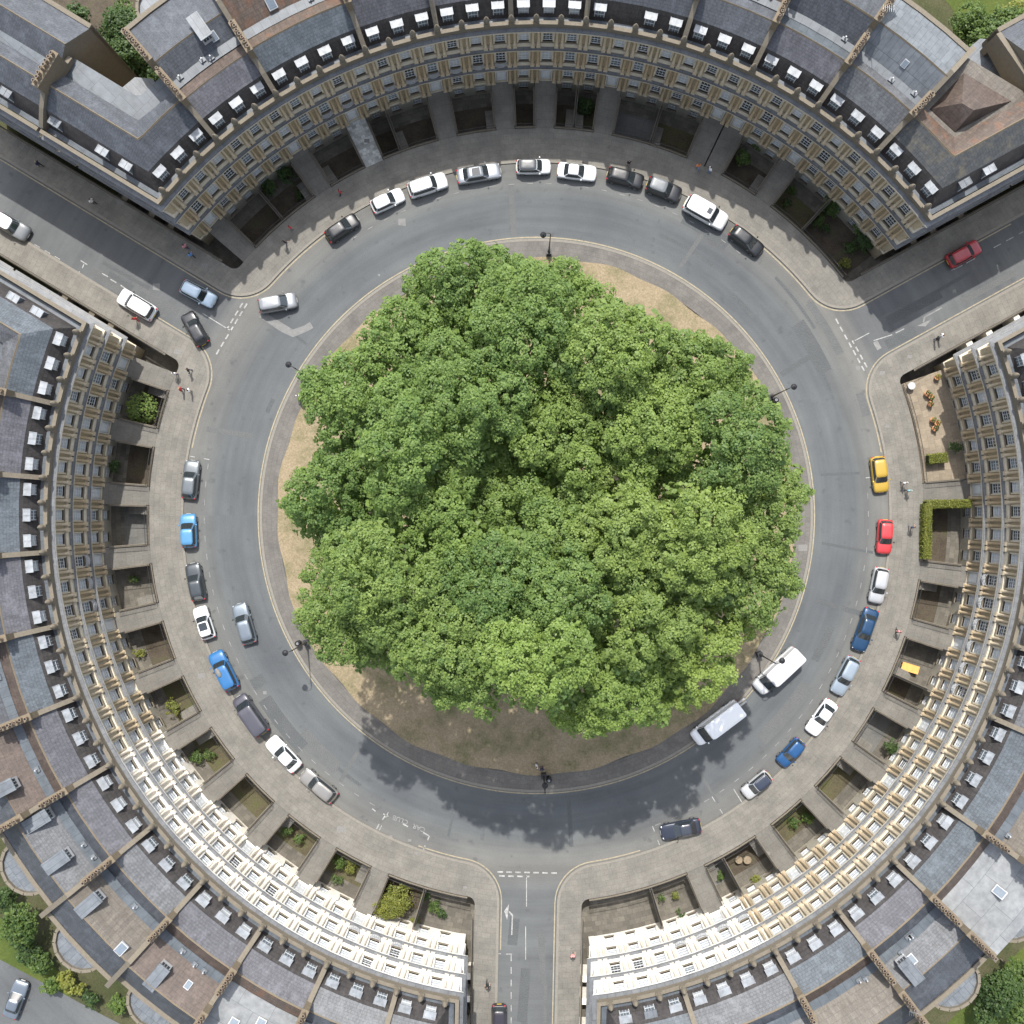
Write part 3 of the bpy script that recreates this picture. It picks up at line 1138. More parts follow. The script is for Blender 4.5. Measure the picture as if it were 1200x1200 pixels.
HOUSES = {
    'top': ['upper', 'right', [
        (0, 3.5, dict(stone='honey', slate='slate_d', back='tile_orange', rear='none', fill='tile_tan', bowpx=(1160, 82, 3.3))),
        (3.5, 6.5, dict(slate='slate_e', back='slate_e', rearmat='lead', rearback='lead', dorm=0, extras=[])),
        (6.5, 9.5, dict(slate='slate_b', back='lead_d', rearmat='slate_a', dorm=3, extras=[('sky', 8.3, 7.4, 16.7), ('sky', 7.7, 7.4, 16.7)])),
        (9.5, 12.5, dict(slate='slate_a', back='slate_a', rearmat='tile_brown', dorm=3)),
        (12.5, 16.5, dict(slate='slate_a', back='slate_a', rearmat='slate_a', dorm=0, nodormer=(2,))),
        (16.5, 19.5, dict(slate='slate_e', back='slate_a', rearmat='slate_a', dorm=1)),
        (19.5, 22.5, dict(slate='slate_b', back='slate_a', rearmat='slate_b', dorm=0, balcony=1)),
        (22.5, 25.5, dict(slate='slate_b', back='slate_a', rearmat='tile_orange', dorm=0, balcony=1)),
        (25.5, 29.5, dict(slate='slate_c', back='tile_orange', rearmat='tile_orange', dorm=0, balcony=1, extras=[('sky', 28, 6.8, 16.3)])),
        (29.5, 32.5, dict(slate='slate_b', back='tile_brown', rearmat='slate_a', dorm=0, extras=[('dormer', 30.5, 6.6, 16.9), ('bow', 31, 0, 13.6)])),
        (32.5, 36, dict(slate='slate_a', back='slate_a', rear='none', fill='lead_d', dorm=0, filld=7.6, bowpx=(166, 116, 2.3)))]],
    'left': ['left', 'top', [
        (0, 3.5, dict(slate='slate_c', back='slate_e', rear='none', fill='lead_d', dorm=1)),
        (3.5, 6.5, dict(slate='slate_b', back='tile_brown', rearmat='slate_b', dorm=1, sky_blind=1)),
        (6.5, 9.5, dict(slate='slate_c', back='slate_a', rearmat='slate_a', dorm=1, sky_blind=1)),
        (9.5, 12.5, dict(slate='slate_b', back='slate_a', rearmat='slate_b', dorm=1, balcony=1)),
        (12.5, 15.5, dict(slate='slate_c', back='tile_brown', rearmat='slate_a', dorm=0, stone='cream')),
        (15.5, 18.5, dict(slate='slate_b', back='tile_brown', rearmat='tile_brown', dorm=0, stone='cream', extras=[('dormer', 17.4, 7.2, 17.2)])),
        (18.5, 21.5, dict(slate='slate_b', back='slate_a', rearmat='slate_e', rearback='slate_a', dorm=1, stone='pale', extras=[('dormer', 20.4, 6.6, 16.8), ('dormer', 18.9, 6.2, 16.4), ('bow', 20, 0, 13.6)])),
        (21.5, 24.5, dict(slate='slate_e', back='slate_a', rearmat='tile_tan', rearback='slate_a', dorm=0, stone='pale', extras=[('dormer', 22.2, 6.6, 17), ('sky', 24, 8.4, 17.5), ('bow', 23, 0, 13.6)])),
        (24.5, 27.5, dict(slate='slate_b', back='tile_brown', rearmat='tile_brown', rearback='slate_a', dorm=1, stone='pale', extras=[('dormer', 25.5, 7.0, 17), ('bow', 26, 0, 13.6)])),
        (27.5, 30.5, dict(slate='slate_b', back='tile_orange', rear='flat', rearmat='lead_pale', dorm=0, stone='pale', extras=[('sky', 28.5, 8.5, 16.1), ('sky', 29.3, 7.2, 16.1)])),
        (30.5, 33.5, dict(slate='slate_e', back='slate_a', rear='flat', rearmat='lead_pale', dorm=0, stone='pale', balcony=1)),
        (33.5, 36, dict(slate='slate_e', back='slate_a', rear='none', fill='lead_d', dorm=1, stone='pale'))]],
    'right': ['right', 'bottom', [
        (0, 3.5, dict(slate='slate_c', back='slate_a', rear='none', fill='lead', dorm=1, stone='pale')),
        (3.5, 7.5, dict(slate='slate_e', back='slate_a', rearmat='slate_e', dorm=1, stone='pale', balcony=1)),
        (7.5, 10.5, dict(slate='slate_c', back='tile_brown', rearmat='tile_tan', rearback='slate_a', dorm=1, stone='cream')),
        (10.5, 13.5, dict(slate='slate_b', back='slate_a', rearmat='slate_e', rearback='slate_a', dorm=1, stone='cream', extras=[('dormer', 11.2, 6.2, 16.6), ('bow', 12, 0, 13.6)])),
        (13.5, 16.5, dict(slate='slate_c', back='tile_brown', rear='flat', rearmat='lead_pale', dorm=1, stone='cream', extras=[('sky', 15.2, 8.6, 16.1), ('bow', 15, 0, 13.5)])),
        (16.5, 20.5, dict(slate='slate_c', back='tile_brown', rearmat='tile_tan', dorm=0, stone='cream')),
        (20.5, 23.5, dict(slate='slate_e', back='slate_a', rearmat='slate_a', dorm=0, stone='cream', balcony=1)),
        (23.5, 26.5, dict(slate='slate_a', back='slate_a', rearmat='slate_a', dorm=0, stone='honey', balcony=1)),
        (26.5, 30.5, dict(slate='slate_b', back='slate_a', rearmat='slate_b', dorm=0, stone='honey')),
        (30.5, 36, dict(slate='slate_b', back='tile_brown', rear='none', fill='tile_orange', dorm=0, stone='honey'))]]}
RN = {'slate_a': 'dark slate', 'slate_b': 'purplish slate', 'slate_c': 'blue slate', 'slate_d': 'lichened slate', 'slate_e': 'grey slate'}
BN = {'tile_brown': 'brown tiled', 'tile_tan': 'tan tiled', 'tile_orange': 'orange tiled', 'lead': 'seamed lead', 'lead_pale': 'flat pale', 'lead_d': 'lead',
      'slate_a': 'dark', 'slate_b': 'purplish', 'slate_c': 'blue', 'slate_d': 'lichened', 'slate_e': 'grey'}
L_END = 61.5
for seg, (side, fromend, hs) in HOUSES.items():
    for i, (b0, b1, o) in enumerate(hs):
        start, stop = b0 == 0, b1 == 36
        bays = [(bayM(seg, k), HB, 'bay') for k in range(1, 36) if b0 < k < b1]
        ints = [k for k in range(1, 36) if b0 < k < b1]
        halfs = [bayM(seg, k + .5) @ Matrix.Translation((0, HB * math.tan(D2R(1.44)), 0)) for k in range(0, 36) if b0 - .01 < k + .5 < b1 - .01 or (stop and k == 35)]
        walls = []
        if not stop:
            a = SEG[seg][0] + BAY * b1
            walls.append((Tz(U(a) * R, a - 90), True, random.choice([6, 7, 8, 6]), random.choice([0, 8, 9, 7, 8])))
        doors = [ints.index(k) for k in DOORS[seg] if k in ints]
        if start or stop:
            plan = end_plan(seg, b1 if start else b0, 0 if start else 1, L_END)
            ax = SEG[seg][0] - 8.15 if start else SEG[seg][1] + 8.15
            sg = 1 if start else -1
            # end pier of the facade
            cn = corner(seg, 0 if start else 1, 0)
            e = pt(seg, R, .5 if start else 35.5)
            mid, hw = (cn + e) / 2, (cn - e).length / 2
            a = SEG[seg][0] if start else SEG[seg][1]
            bays.append((Tz(mid, a - 90), hw, 'blank'))
            al0 = cn.dot(U(ax))
            n = 5
            fw = (L_END - al0) / n
            for k in range(n):
                bays.append((Tz(SP(ax, al0 + fw * (k + .5), sg * Q0), (ax + 90 * sg) - 90), fw / 2, 'flank'))
            o = dict(o)
            o['nodormer'] = [len(bays) - n, len(bays) - 2] if start else [len(bays) - n, len(bays) - 2]
            walls.append((Tz(SP(ax, L_END, sg * Q0), (ax + 90 * sg) - 90), False, 8, 0))
            lab = '%s stone corner house with %s roof, at the %s end of the %s terrace' % (
                o.get('stone', 'honey'), RN[o['slate']], {'top': ('right', 'left'), 'left': ('top', 'bottom'), 'right': ('bottom', 'top')}[seg][0 if start else 1], side)
        else:
            plan = arc_plan(seg, b0, b1)
            lab = '%s stone house, %s front, %s rear, %s from %s end of %s terrace' % (
                o.get('stone', 'honey'), RN[o['slate']], BN[o.get('rearmat', 'slate_b')], ORD[i], fromend, side)
        if not (start or stop):
            o = dict(o, hv=random.uniform(-.45, .3), rv=random.uniform(-.9, .4), rx=random.uniform(-.7, .6), RE=random.uniform(12.2, 13.5))
        o['Mb'] = lambda b, s=seg: bayM(s, b)
        o['span'] = (b0, b1)
        root = house(lab, plan, bays, halfs, walls, doors, o)
        if start or stop:
            c = root.location
            ip_ = plan(5.6)
            back = pt(seg, R + 12.3, b1 if start else b0)
            poly = (ip_ + [back]) if start else (ip_[::-1] + [back])
            if o.get('filld'):
                poly = ip_ + plan(o['filld'])[::-1]
            fl = MB()
            ded = lambda L_: [p for k, p in enumerate(L_) if (p - L_[k - 1]).length > .02]
            fl.prism([p.xy for p in ded(poly)], PITZ - .1, 14.9, 0, 1)
            ob('rear_roof', fl.mesh('rear_roof', [o['fill'], 'honey'], c), root)
            if o.get('bowpx'):
                bx, by, br_ = o['bowpx']
                q0 = P(bx, by, 11.5)
                ow_ = MB()
                ow_.prism([(q0.x + br_ * math.cos(k * math.pi / 4 + .3), q0.y + br_ * math.sin(k * math.pi / 4 + .3)) for k in range(8)], PITZ - .1, 11.5, 0, 1)
                ob('rear_bow', ow_.mesh('rear_bow', ['lead', 'honey'], c), root)
            if o.get('filld'):
                continue
            # hipped block standing on the flat part
            cen = sum((Vector(p) for p in poly), Vector()) / len(poly)
            hp = [cen + (Vector(p) - cen) * .72 for p in (poly[0], poly[1], poly[len(ip_) - 1], poly[-1])]
            hb = MB()
            apex = [cen + (hp[0] - hp[3]) * .12, cen - (hp[0] - hp[3]) * .12]
            vs = [(*p.xy, 14.95) for p in hp] + [(*a.xy, 16.9) for a in apex]
            hb.add(vs, [(0, 1, 4), (1, 2, 5, 4), (2, 3, 5), (3, 0, 4, 5), (0, 3, 2, 1)])
            ob('hipped_roof', hb.mesh('hipped_roof', [{'tile_tan': 'tile_brown', 'lead_d': 'slate_a', 'lead': 'slate_e', 'tile_orange': 'tile_brown'}[o['fill']]], c), root)

# houses continuing along two side streets
for n_, (ax, sg, L0, L1, st, sl, lab) in enumerate((
        (148.8, -1, 61.8, 75, 'honey', 'slate_a', 'stone house on upper side of the upper left street, beside the corner house'),
        (148.8, 1, 61.8, 76, 'honey', 'slate_c', 'stone house with blue grey roof on lower side of the upper left street'),
        (28.8, 1, 61.8, 74, 'honey', 'slate_b', 'stone house at right edge along the upper side of the upper right street'),
        (28.8, -1, 61.8, 74, 'cream', 'slate_a', 'stone house at right edge along the lower side of the upper right street'))):
    plan = (lambda d, ax=ax, sg=sg, L0=L0, L1=L1: ([SP(ax, L0, sg * (Q0 + d)), SP(ax, L1, sg * (Q0 + d))]))
    n = 5
    fw = (L1 - L0) / n
    bays = [(Tz(SP(ax, L0 + fw * (k + .5), sg * Q0), ax + 90 * sg - 90), fw / 2, 'flank') for k in range(n)]
    house(lab, plan, bays, [], [(Tz(SP(ax, L1, sg * Q0), ax + 90 * sg - 90), True, 7, 0 if n_ == 0 else 8)], [2],
          dict(stone=st, slate=sl, curved=0, rearmat='slate_a', nodormer=(0, 2), Mb=None, **(dict(deep=1, RE=11.2, rx=-.6, rv=-.6) if n_ == 0 else {})))

# ------------------------------------------------------------------ paths, yards and railings in front of the houses
BARS = .16


def railing(label, lines, group='railings round the sunken yards', cop='coping', z=0.0):
    c = Vector(lines[0][0])
    root = thing('area_railing', (c.x, c.y, z), label, 'railing', group)
    cb, rb = MB(), MB()
    for ln in lines:
        for a, b in zip(ln[:-1], ln[1:]):
            a, b = Vector((a[0], a[1], 0)), Vector((b[0], b[1], 0))
            d = b - a
            L = d.length
            M = Tz((a.x, a.y, z), math.degrees(math.atan2(d.y, d.x)))
            cb.box(0, L, -.11, .11, -.02, .1, 0, M)
            for zz in (.28, 1.05):
                rb.box(0, L, -.022, .022, zz, zz + .04, 0, M)
            t = .05
            while t < L:
                rb.box(t - .012, t + .012, -.012, .012, .16, 1.15, 0, M)
                t += BARS
    cm, rm = cb.mesh('coping', cop, (c.x, c.y, z), False), rb.mesh('bars', 'iron', (c.x, c.y, z), False)
    ob('coping', cm, root)
    ob('bars', rm, root)
    return root


YARD = {'top': ['earth', 'moss', 'earth', 'moss', 'yardgrey', 'moss', 'earth', 'earth', 'earth', 'earth', 'earth', 'earth', 'earth'],
        'left': ['earth', 'earth', 'yardgrey', 'yardslab', 'earth', 'moss', 'moss', 'moss', 'moss', 'moss', 'earth', 'yardslab', 'moss'],
        'right': ['yardslab', 'yardslab', 'yardgrey', 'earth', 'moss', 'moss', 'yardgrey', 'earth', 'yardslab', 'earth', 'earth']}
TER = {'top': 'upper', 'left': 'left', 'right': 'right'}
for seg in SEG:
    ds = DOORS[seg]
    segwalls = [h[1] for h in HOUSES[seg][2][:-1]]
    for d in ds:
        m = MB()
        bs = [d - .47, d, d + .47]
        ps = [pt(seg, EDGE - .002, b) for b in bs] + [pt(seg, R - .11, b) for b in bs[::-1]]
        m.prism([p.xy for p in ps], PITZ - .1, 0.0, 0, 1)
        struct('entrance_path', m, ['path_w' if (seg, d) == ('top', 27) else 'path', 'basement'])
    edges = [None] + ds + [None]
    npit = 0
    for d0, d1 in zip(edges[:-1], edges[1:]):
        lo = d0 + .5 if d0 is not None else None
        hi = d1 - .5 if d1 is not None else None
        if lo is not None and hi is not None and hi - lo < .3:
            continue
        if lo is None and hi < .8:
            continue
        if hi is None and lo > 35.2:
            continue
        cuts = [w for w in segwalls if (lo if lo is not None else 0) + .3 < w < (hi if hi is not None else 36) - .3]
        ends = [lo] + cuts + [hi]
        for e0, e1 in zip(ends[:-1], ends[1:]):
            ymat = YARD[seg][min(npit, len(YARD[seg]) - 1)]
            npit += 1
            f0 = e0 if e0 is not None else .3
            f1 = e1 if e1 is not None else 35.7
            n = max(2, int((f1 - f0) * 2))
            bs = [f0 + (f1 - f0) * k / n for k in range(n + 1)]
            fl = MB()
            fz = -1.0 if (seg == 'right' and e1 is None) else PITZ
            ps = [pt(seg, EDGE, b) for b in bs] + [pt(seg, R, b) for b in bs[::-1]]
            fl.prism([p.xy for p in ps], PITZ - .08, fz, 0, 0)
            struct('yard_floor', fl, 'patio' if fz > -2 else ymat)
            if fz < -2 and e0 is not None and e1 is not None:
                fs_ = MB()
                ps = [pt(seg, R - 1.5, b) for b in bs] + [pt(seg, R - .02, b) for b in bs[::-1]]
                fs_.prism([p.xy for p in ps], PITZ - .02, PITZ + .02, 0, 0)
                struct('yard_path', fs_, 'yardslab')
                if npit % 3 != 2:
                    stp = MB()
                    bb_ = e0 + .02 if npit % 2 else e1 - .02
                    sgn = -1 if npit % 2 else 1
                    a = SEG[seg][0] + BAY * bb_
                    for q in range(12):
                        stp.box(min(0, sgn * .95), max(0, sgn * .95), -5.3 + .27 * q, -5.3 + .27 * (q + 1), PITZ, PITZ + 2.75 - .225 * q, 0, Tz(U(a) * R, a - 90))
                    struct('area_steps', stp, 'pave')
            front = [pt(seg, EDGE + .16, b) for b in bs]
            lines = [front]
            if e0 is not None:
                lines.append([pt(seg, EDGE + .32, e0 + .02), pt(seg, R - .9, e0 + .02)])
            if e1 is not None:
                lines.append([pt(seg, EDGE + .32, e1 - .02), pt(seg, R - .9, e1 - .02)])
            railing('black iron railing round the %s sunken yard from the %s end of the %s terrace' % (
                (ORD + ['thirteenth', 'fourteenth'])[npit - 1], HOUSES[seg][1], TER[seg]), lines)
        for wv in cuts:
            m = MB()
            a = SEG[seg][0] + BAY * wv
            m.box(-.14, .14, -5.2, -.12, PITZ, .06, 0, Tz(U(a) * R, a - 90))
            tag(ob('dividing_wall', m.mesh('dividing_wall', 'coping')), 'stone dividing wall between two sunken yards below the party line near bay %s of %s terrace' % (
                ORD[int(wv) % 12], TER[seg]) if False else 'stone wall dividing two sunken yards, %s terrace, at %s oclock side' % (
                TER[seg], ['three', 'two', 'one', 'twelve', 'eleven', 'ten', 'nine', 'eight', 'seven', 'six', 'five', 'four'][int(((a % 360) + 15) // 30) % 12]),
                'wall', 'dividing walls between the sunken yards')
    # light wells along the flanks, with railings on the pavement side
    for end in (0, 1):
        ax = SEG[seg][0] - 8.15 if end == 0 else SEG[seg][1] + 8.15
        sg = 1 if end == 0 else -1
        nm = {28.8: 'upper right', 148.8: 'upper left', 268.8: 'bottom', -83.05: 'bottom'}.get(round(ax % 360, 1), 'bottom')
        sd = {('top', 0): 'upper', ('top', 1): 'upper', ('left', 0): 'lower', ('right', 1): 'lower', ('left', 1): 'left', ('right', 0): 'right'}[(seg, end)]
        a0 = 44.6
        railing('black railing along the light well on the %s side of the %s street' % (sd, nm), [[SP(ax, a0, sg * (PAVQ + .16)), SP(ax, 75, sg * (PAVQ + .16))]],
                'railings along the side streets')
        m = MB()
        for k, al in enumerate((51.5, 54.0, 57.5)):
            m.box(-.35, .35, -1.0, .0, PITZ, -.02, 0, Tz(SP(ax, al, sg * Q0), ax + 90 * sg - 90))
        struct('area_steps', m, 'basement_w' if ax > 200 else 'coping')

# ------------------------------------------------------------------ foliage
def leaf_mesh(name, cen, nor, size, tint, mats):
    n = len(cen)
    nor = nor / np.maximum(1e-6, np.linalg.norm(nor, axis=1))[:, None]
    t = rng.normal(size=(n, 3))
    u = np.cross(nor, t)
    u /= np.maximum(1e-6, np.linalg.norm(u, axis=1))[:, None]
    v = np.cross(nor, u)
    s = size[:, None]
    q = np.empty((n, 4, 3))
    q[:, 0] = cen + u * s * .55
    q[:, 1] = cen + v * s * .40 + nor * s * .1
    q[:, 2] = cen - u * s * .5 - nor * s * .06
    q[:, 3] = cen - v * s * .40 + nor * s * .1
    me = bpy.data.meshes.new(name)
    me.vertices.add(4 * n)
    me.vertices.foreach_set('co', q.astype(np.float32).ravel())
    me.loops.add(4 * n)
    me.loops.foreach_set('vertex_index', np.arange(4 * n, dtype=np.int32))
    me.polygons.add(n)
    me.polygons.foreach_set('loop_start', np.arange(0, 4 * n, 4, dtype=np.int32))
    me.polygons.foreach_set('loop_total', np.full(n, 4, dtype=np.int32))
    me.update(calc_edges=True)
    at = me.attributes.new('tint', 'FLOAT_COLOR', 'POINT')
    tc = np.ones((n, 4, 4), dtype=np.float32)
    tc[:, :, :3] = np.clip(tint, 0, 1)[:, None, None]
    at.data.foreach_set('color', tc.ravel())
    for m in mats:
        me.materials.append(m)
    me.validate()
    return me


def rdir(n, zmin=-1.0):
    d = rng.normal(size=(n, 3))
    d /= np.linalg.norm(d, axis=1)[:, None]
    if zmin > -1:
        d[:, 2] = np.where(d[:, 2] < zmin, -d[:, 2], d[:, 2])
    return d


def foliage(clumps, puffs, per, leaf, pr=(.35, .6), zmin=-.25):
    """clumps: (x, y, z, r, rz). Puffs of leaves stand on each clump's shell."""
    C, Nn, Sz, T = [], [], [], []
    for c_ in clumps:
        x, y, z, r, rz = c_[:5]
        k = max(3, int(puffs * r * r))
        d = rdir(k, zmin)
        rad = rng.uniform(.72, 1.08, k)[:, None]
        pc = np.array([x, y, z]) + d * np.array([r, r, rz]) * rad
        ct = c_[5] + rng.normal(0, .05) if len(c_) > 5 else rng.normal(.5, .13)
        pt_ = ct + rng.normal(0, .10, k)
        prr = rng.uniform(pr[0], pr[1], k)
        m = k * per
        ld = rdir(m, -.35)
        pi = np.repeat(np.arange(k), per)
        C.append(pc[pi] + ld * prr[pi][:, None] * rng.uniform(.55, 1.05, m)[:, None])
        Nn.append(ld * .55 + d[pi] * .35 + np.array([0, 0, .55]) + rng.normal(0, .38, (m, 3)))
        Sz.append(leaf * rng.uniform(.65, 1.3, m))
        T.append(pt_[pi] + rng.normal(0, .13, m))
    return np.concatenate(C), np.concatenate(Nn), np.concatenate(Sz), np.concatenate(T)


def inside(poly, x, y):
    c = False
    j = len(poly) - 1
    for i in range(len(poly)):
        xi, yi = poly[i]
        xj, yj = poly[j]
        if (yi > y) != (yj > y) and x < (xj - xi) * (y - yi) / (yj - yi) + xi:
            c = not c
        j = i
    return c


OUT = [(480, 318), (470, 345), (440, 378), (415, 418), (395, 425), (378, 425), (362, 447), (355, 470), (372, 500), (378, 515), (365, 545), (340, 560),
       (318, 585), (322, 605), (345, 618), (357, 640), (348, 665), (350, 690), (355, 705), (340, 715), (343, 728), (365, 745), (370, 765), (385, 785),
       (400, 775), (420, 780), (455, 790), (490, 790), (497, 810), (510, 830), (540, 820), (565, 837), (580, 825), (600, 805), (620, 815), (645, 830),
       (650, 862), (680, 875), (715, 865), (730, 845), (770, 855), (800, 850), (830, 840), (835, 815), (860, 790), (862, 760), (885, 745), (900, 735),
       (920, 710), (942, 695), (935, 680), (925, 640), (930, 605), (947, 575), (935, 550), (905, 520), (890, 470), (874, 406), (850, 405), (800, 395),
       (765, 395), (755, 380), (735, 378), (727, 352), (720, 340), (690, 330), (680, 305), (650, 293), (610, 289), (570, 290), (545, 293), (520, 300)]
OUTW = [P(x, y, 25.5)[:2] for x, y in OUT]
TREES = [((588, 392), 'leaf_t1', 'broad plane tree at the top of the island cluster, nearest the upper terrace'),
         ((775, 485), 'leaf_t2', 'broad plane tree at the upper right of the island cluster'),
         ((452, 520), 'leaf_t3', 'broad plane tree at the upper left of the island cluster'),
         ((470, 688), 'leaf_t4', 'broad plane tree at the lower left of the island cluster'),
         ((655, 735), 'leaf_t5', 'broad plane tree at the bottom of the island cluster'),
         ((825, 665), 'leaf_t6', 'pale green plane tree at the right of the island cluster, near the vans')]
TC = [P(x, y, 28) for (x, y), _, _ in TREES]


def edge_dist(x, y):
    best = 1e9
    for i in range(len(OUTW)):
        ax_, ay = OUTW[i]
        bx, by = OUTW[(i + 1) % len(OUTW)]
        dx, dy = bx - ax_, by - ay
        t = max(0, min(1, ((x - ax_) * dx + (y - ay) * dy) / (dx * dx + dy * dy + 1e-9)))
        best = min(best, math.hypot(x - ax_ - t * dx, y - ay - t * dy))
    return best


random.seed(21)
crowns = [[] for _ in TREES]
boughs = []
HOLES = [(*P(x, y, 28)[:2], r) for x, y, r in ((566, 592, 1.3), (640, 552, 1.5), (606, 560, 1.0), (655, 575, 1.0), (672, 440, .9), (700, 690, 1.1), (770, 690, 1.1), (655, 640, .8), (560, 500, .8), (775, 770, .9), (530, 470, .8), (720, 580, .9))]
for tr_ in range(6000):
    x, y = random.uniform(-25, 25), random.uniform(-23, 24)
    if not inside(OUTW, x, y) or edge_dist(x, y) < 1.6:
        continue
    if any((x - b[0]) ** 2 + (y - b[1]) ** 2 < 5.6 ** 2 for b in boughs):
        continue
    dd = [math.hypot(x - c.x, y - c.y) for c in TC]
    t = dd.index(min(dd))
    boughs.append((x, y, (22.5 if edge_dist(x, y) < 4 else 25.5) + 6.5 * math.sqrt(max(0, 1 - (dd[t] / 12) ** 2)) + random.uniform(-1.8, 1.8) + 1.6, t, random.gauss(.5, .13)))
pts_ = []
for tr_ in range(14000):
    x, y = random.uniform(-25, 25), random.uniform(-23, 24)
    if not inside(OUTW, x, y):
        continue
    e = edge_dist(x, y)
    r = min(random.uniform(1.0, 2.1), e - .25)
    if r < .6:
        continue
    if any((x - a) ** 2 + (y - b) ** 2 < (.60 * (r + c)) ** 2 for a, b, c in pts_):
        continue
    pts_.append((x, y, r))
    bb = min(boughs, key=lambda b: (x - b[0]) ** 2 + (y - b[1]) ** 2)
    d = math.hypot(x - bb[0], y - bb[1])
    z = bb[2] + 6.0 * (math.sqrt(max(0, 1 - (d / 4.9) ** 2)) - 1) + random.uniform(-.6, .6)
    z = max(z, 22.5) if e < 1.5 else z
    for hx, hy, hr in HOLES:
        if math.hypot(x - hx, y - hy) < hr:
            z -= 4.0
    crowns[bb[3]].append((x, y, z, r, r * random.uniform(.75, 1.0), bb[4]))
print('clumps', len(pts_), 'boughs', len(boughs))

for t, ((x, y), lm, lab) in enumerate(TREES):
    c = TC[t]
    base = Vector((c.x * .86, c.y * .86, .25))
    root = thing('plane_tree', base, lab, 'tree', 'plane trees on the island')
    cl = crowns[t]
    lower = []
    for (a, b, z, r, rz, tn) in cl:
        for q in range(2):
            k = random.uniform(.99, 1.02) if q == 0 else random.uniform(.88, .99)
            zz = z - random.uniform(1.8, 2.8) if q == 0 else random.uniform(11, max(12, z - 5))
            lower.append((a * k + random.uniform(-.5, .5), b * k + random.uniform(-.5, .5), zz, r * (1.3 if q == 0 else 1.1), r * .8))
    A = foliage(cl, 16, 32, .205, (.25, .58), -.3)
    B = foliage(lower, 6, 13, .46, (.4, .8), -.5)
    arr = [np.concatenate(q) for q in zip(A, B)]
    arr[0] = arr[0] - np.array(base)
    ob('crown', leaf_mesh('crown', *arr, [MT[lm]]), root)
    tk = MB()
    tk.tube((0, 0, -.4), (0, 0, 8), .75, .55, 10)
    tk.lathe([(1.15, -.35), (.85, .25), (.74, 1.0)], 10)
    for (a, b, z, r, rz, tn) in sorted(cl, key=lambda q: -q[3])[:18]:
        q = Vector((a * .97, b * .97, z - 2.0)) - base
        k = Vector((q.x * .35, q.y * .35, 8 + (q.z - 8) * .5 + 1.0))
        tk.tube((0, 0, 7.6), k, .32, .18, 7)
        tk.tube(k, q, .18, .05, 6)
    ob('trunk', tk.mesh('trunk', 'bark', None, False), root)


def shrub(name, px, py, z0, r, h, lm, label, cat='shrub', group=None, leaf=.16, lumps=5, dens=26, stem=.05):
    p = P(px, py, z0 + h * .7)
    root = thing(name, (p.x, p.y, z0), label, cat, group)
    cl = []
    for k in range(lumps):
        a = random.uniform(0, 6.28)
        q = random.uniform(0, .55) * r if lumps > 1 else 0
        rr = r * random.uniform(.42, .68) if lumps > 1 else r
        cl.append((q * math.cos(a), q * math.sin(a), h * random.uniform(.45, .72) if lumps > 1 else h * .55, rr, min(rr, h * .45)))
    A = foliage(cl, dens, 9, leaf, (.1 + r * .05, .16 + r * .1) if lumps > 1 else (.08, .14), -.5)
    ob('foliage' if cat != 'tree' else 'crown', leaf_mesh('foliage', *A, [MT[lm]]), root)
    tk = MB()
    for k in range(1 if cat == 'tree' else 4):
        a = k * 1.7
        tk.tube((0, 0, -.05), (r * .2 * math.cos(a) if cat != 'tree' else 0, r * .2 * math.sin(a) if cat != 'tree' else 0, h * .6), stem, stem * .5, 6)
    ob('stem' if cat != 'tree' else 'trunk', tk.mesh('stem', 'bark', None, False), root)
    return root


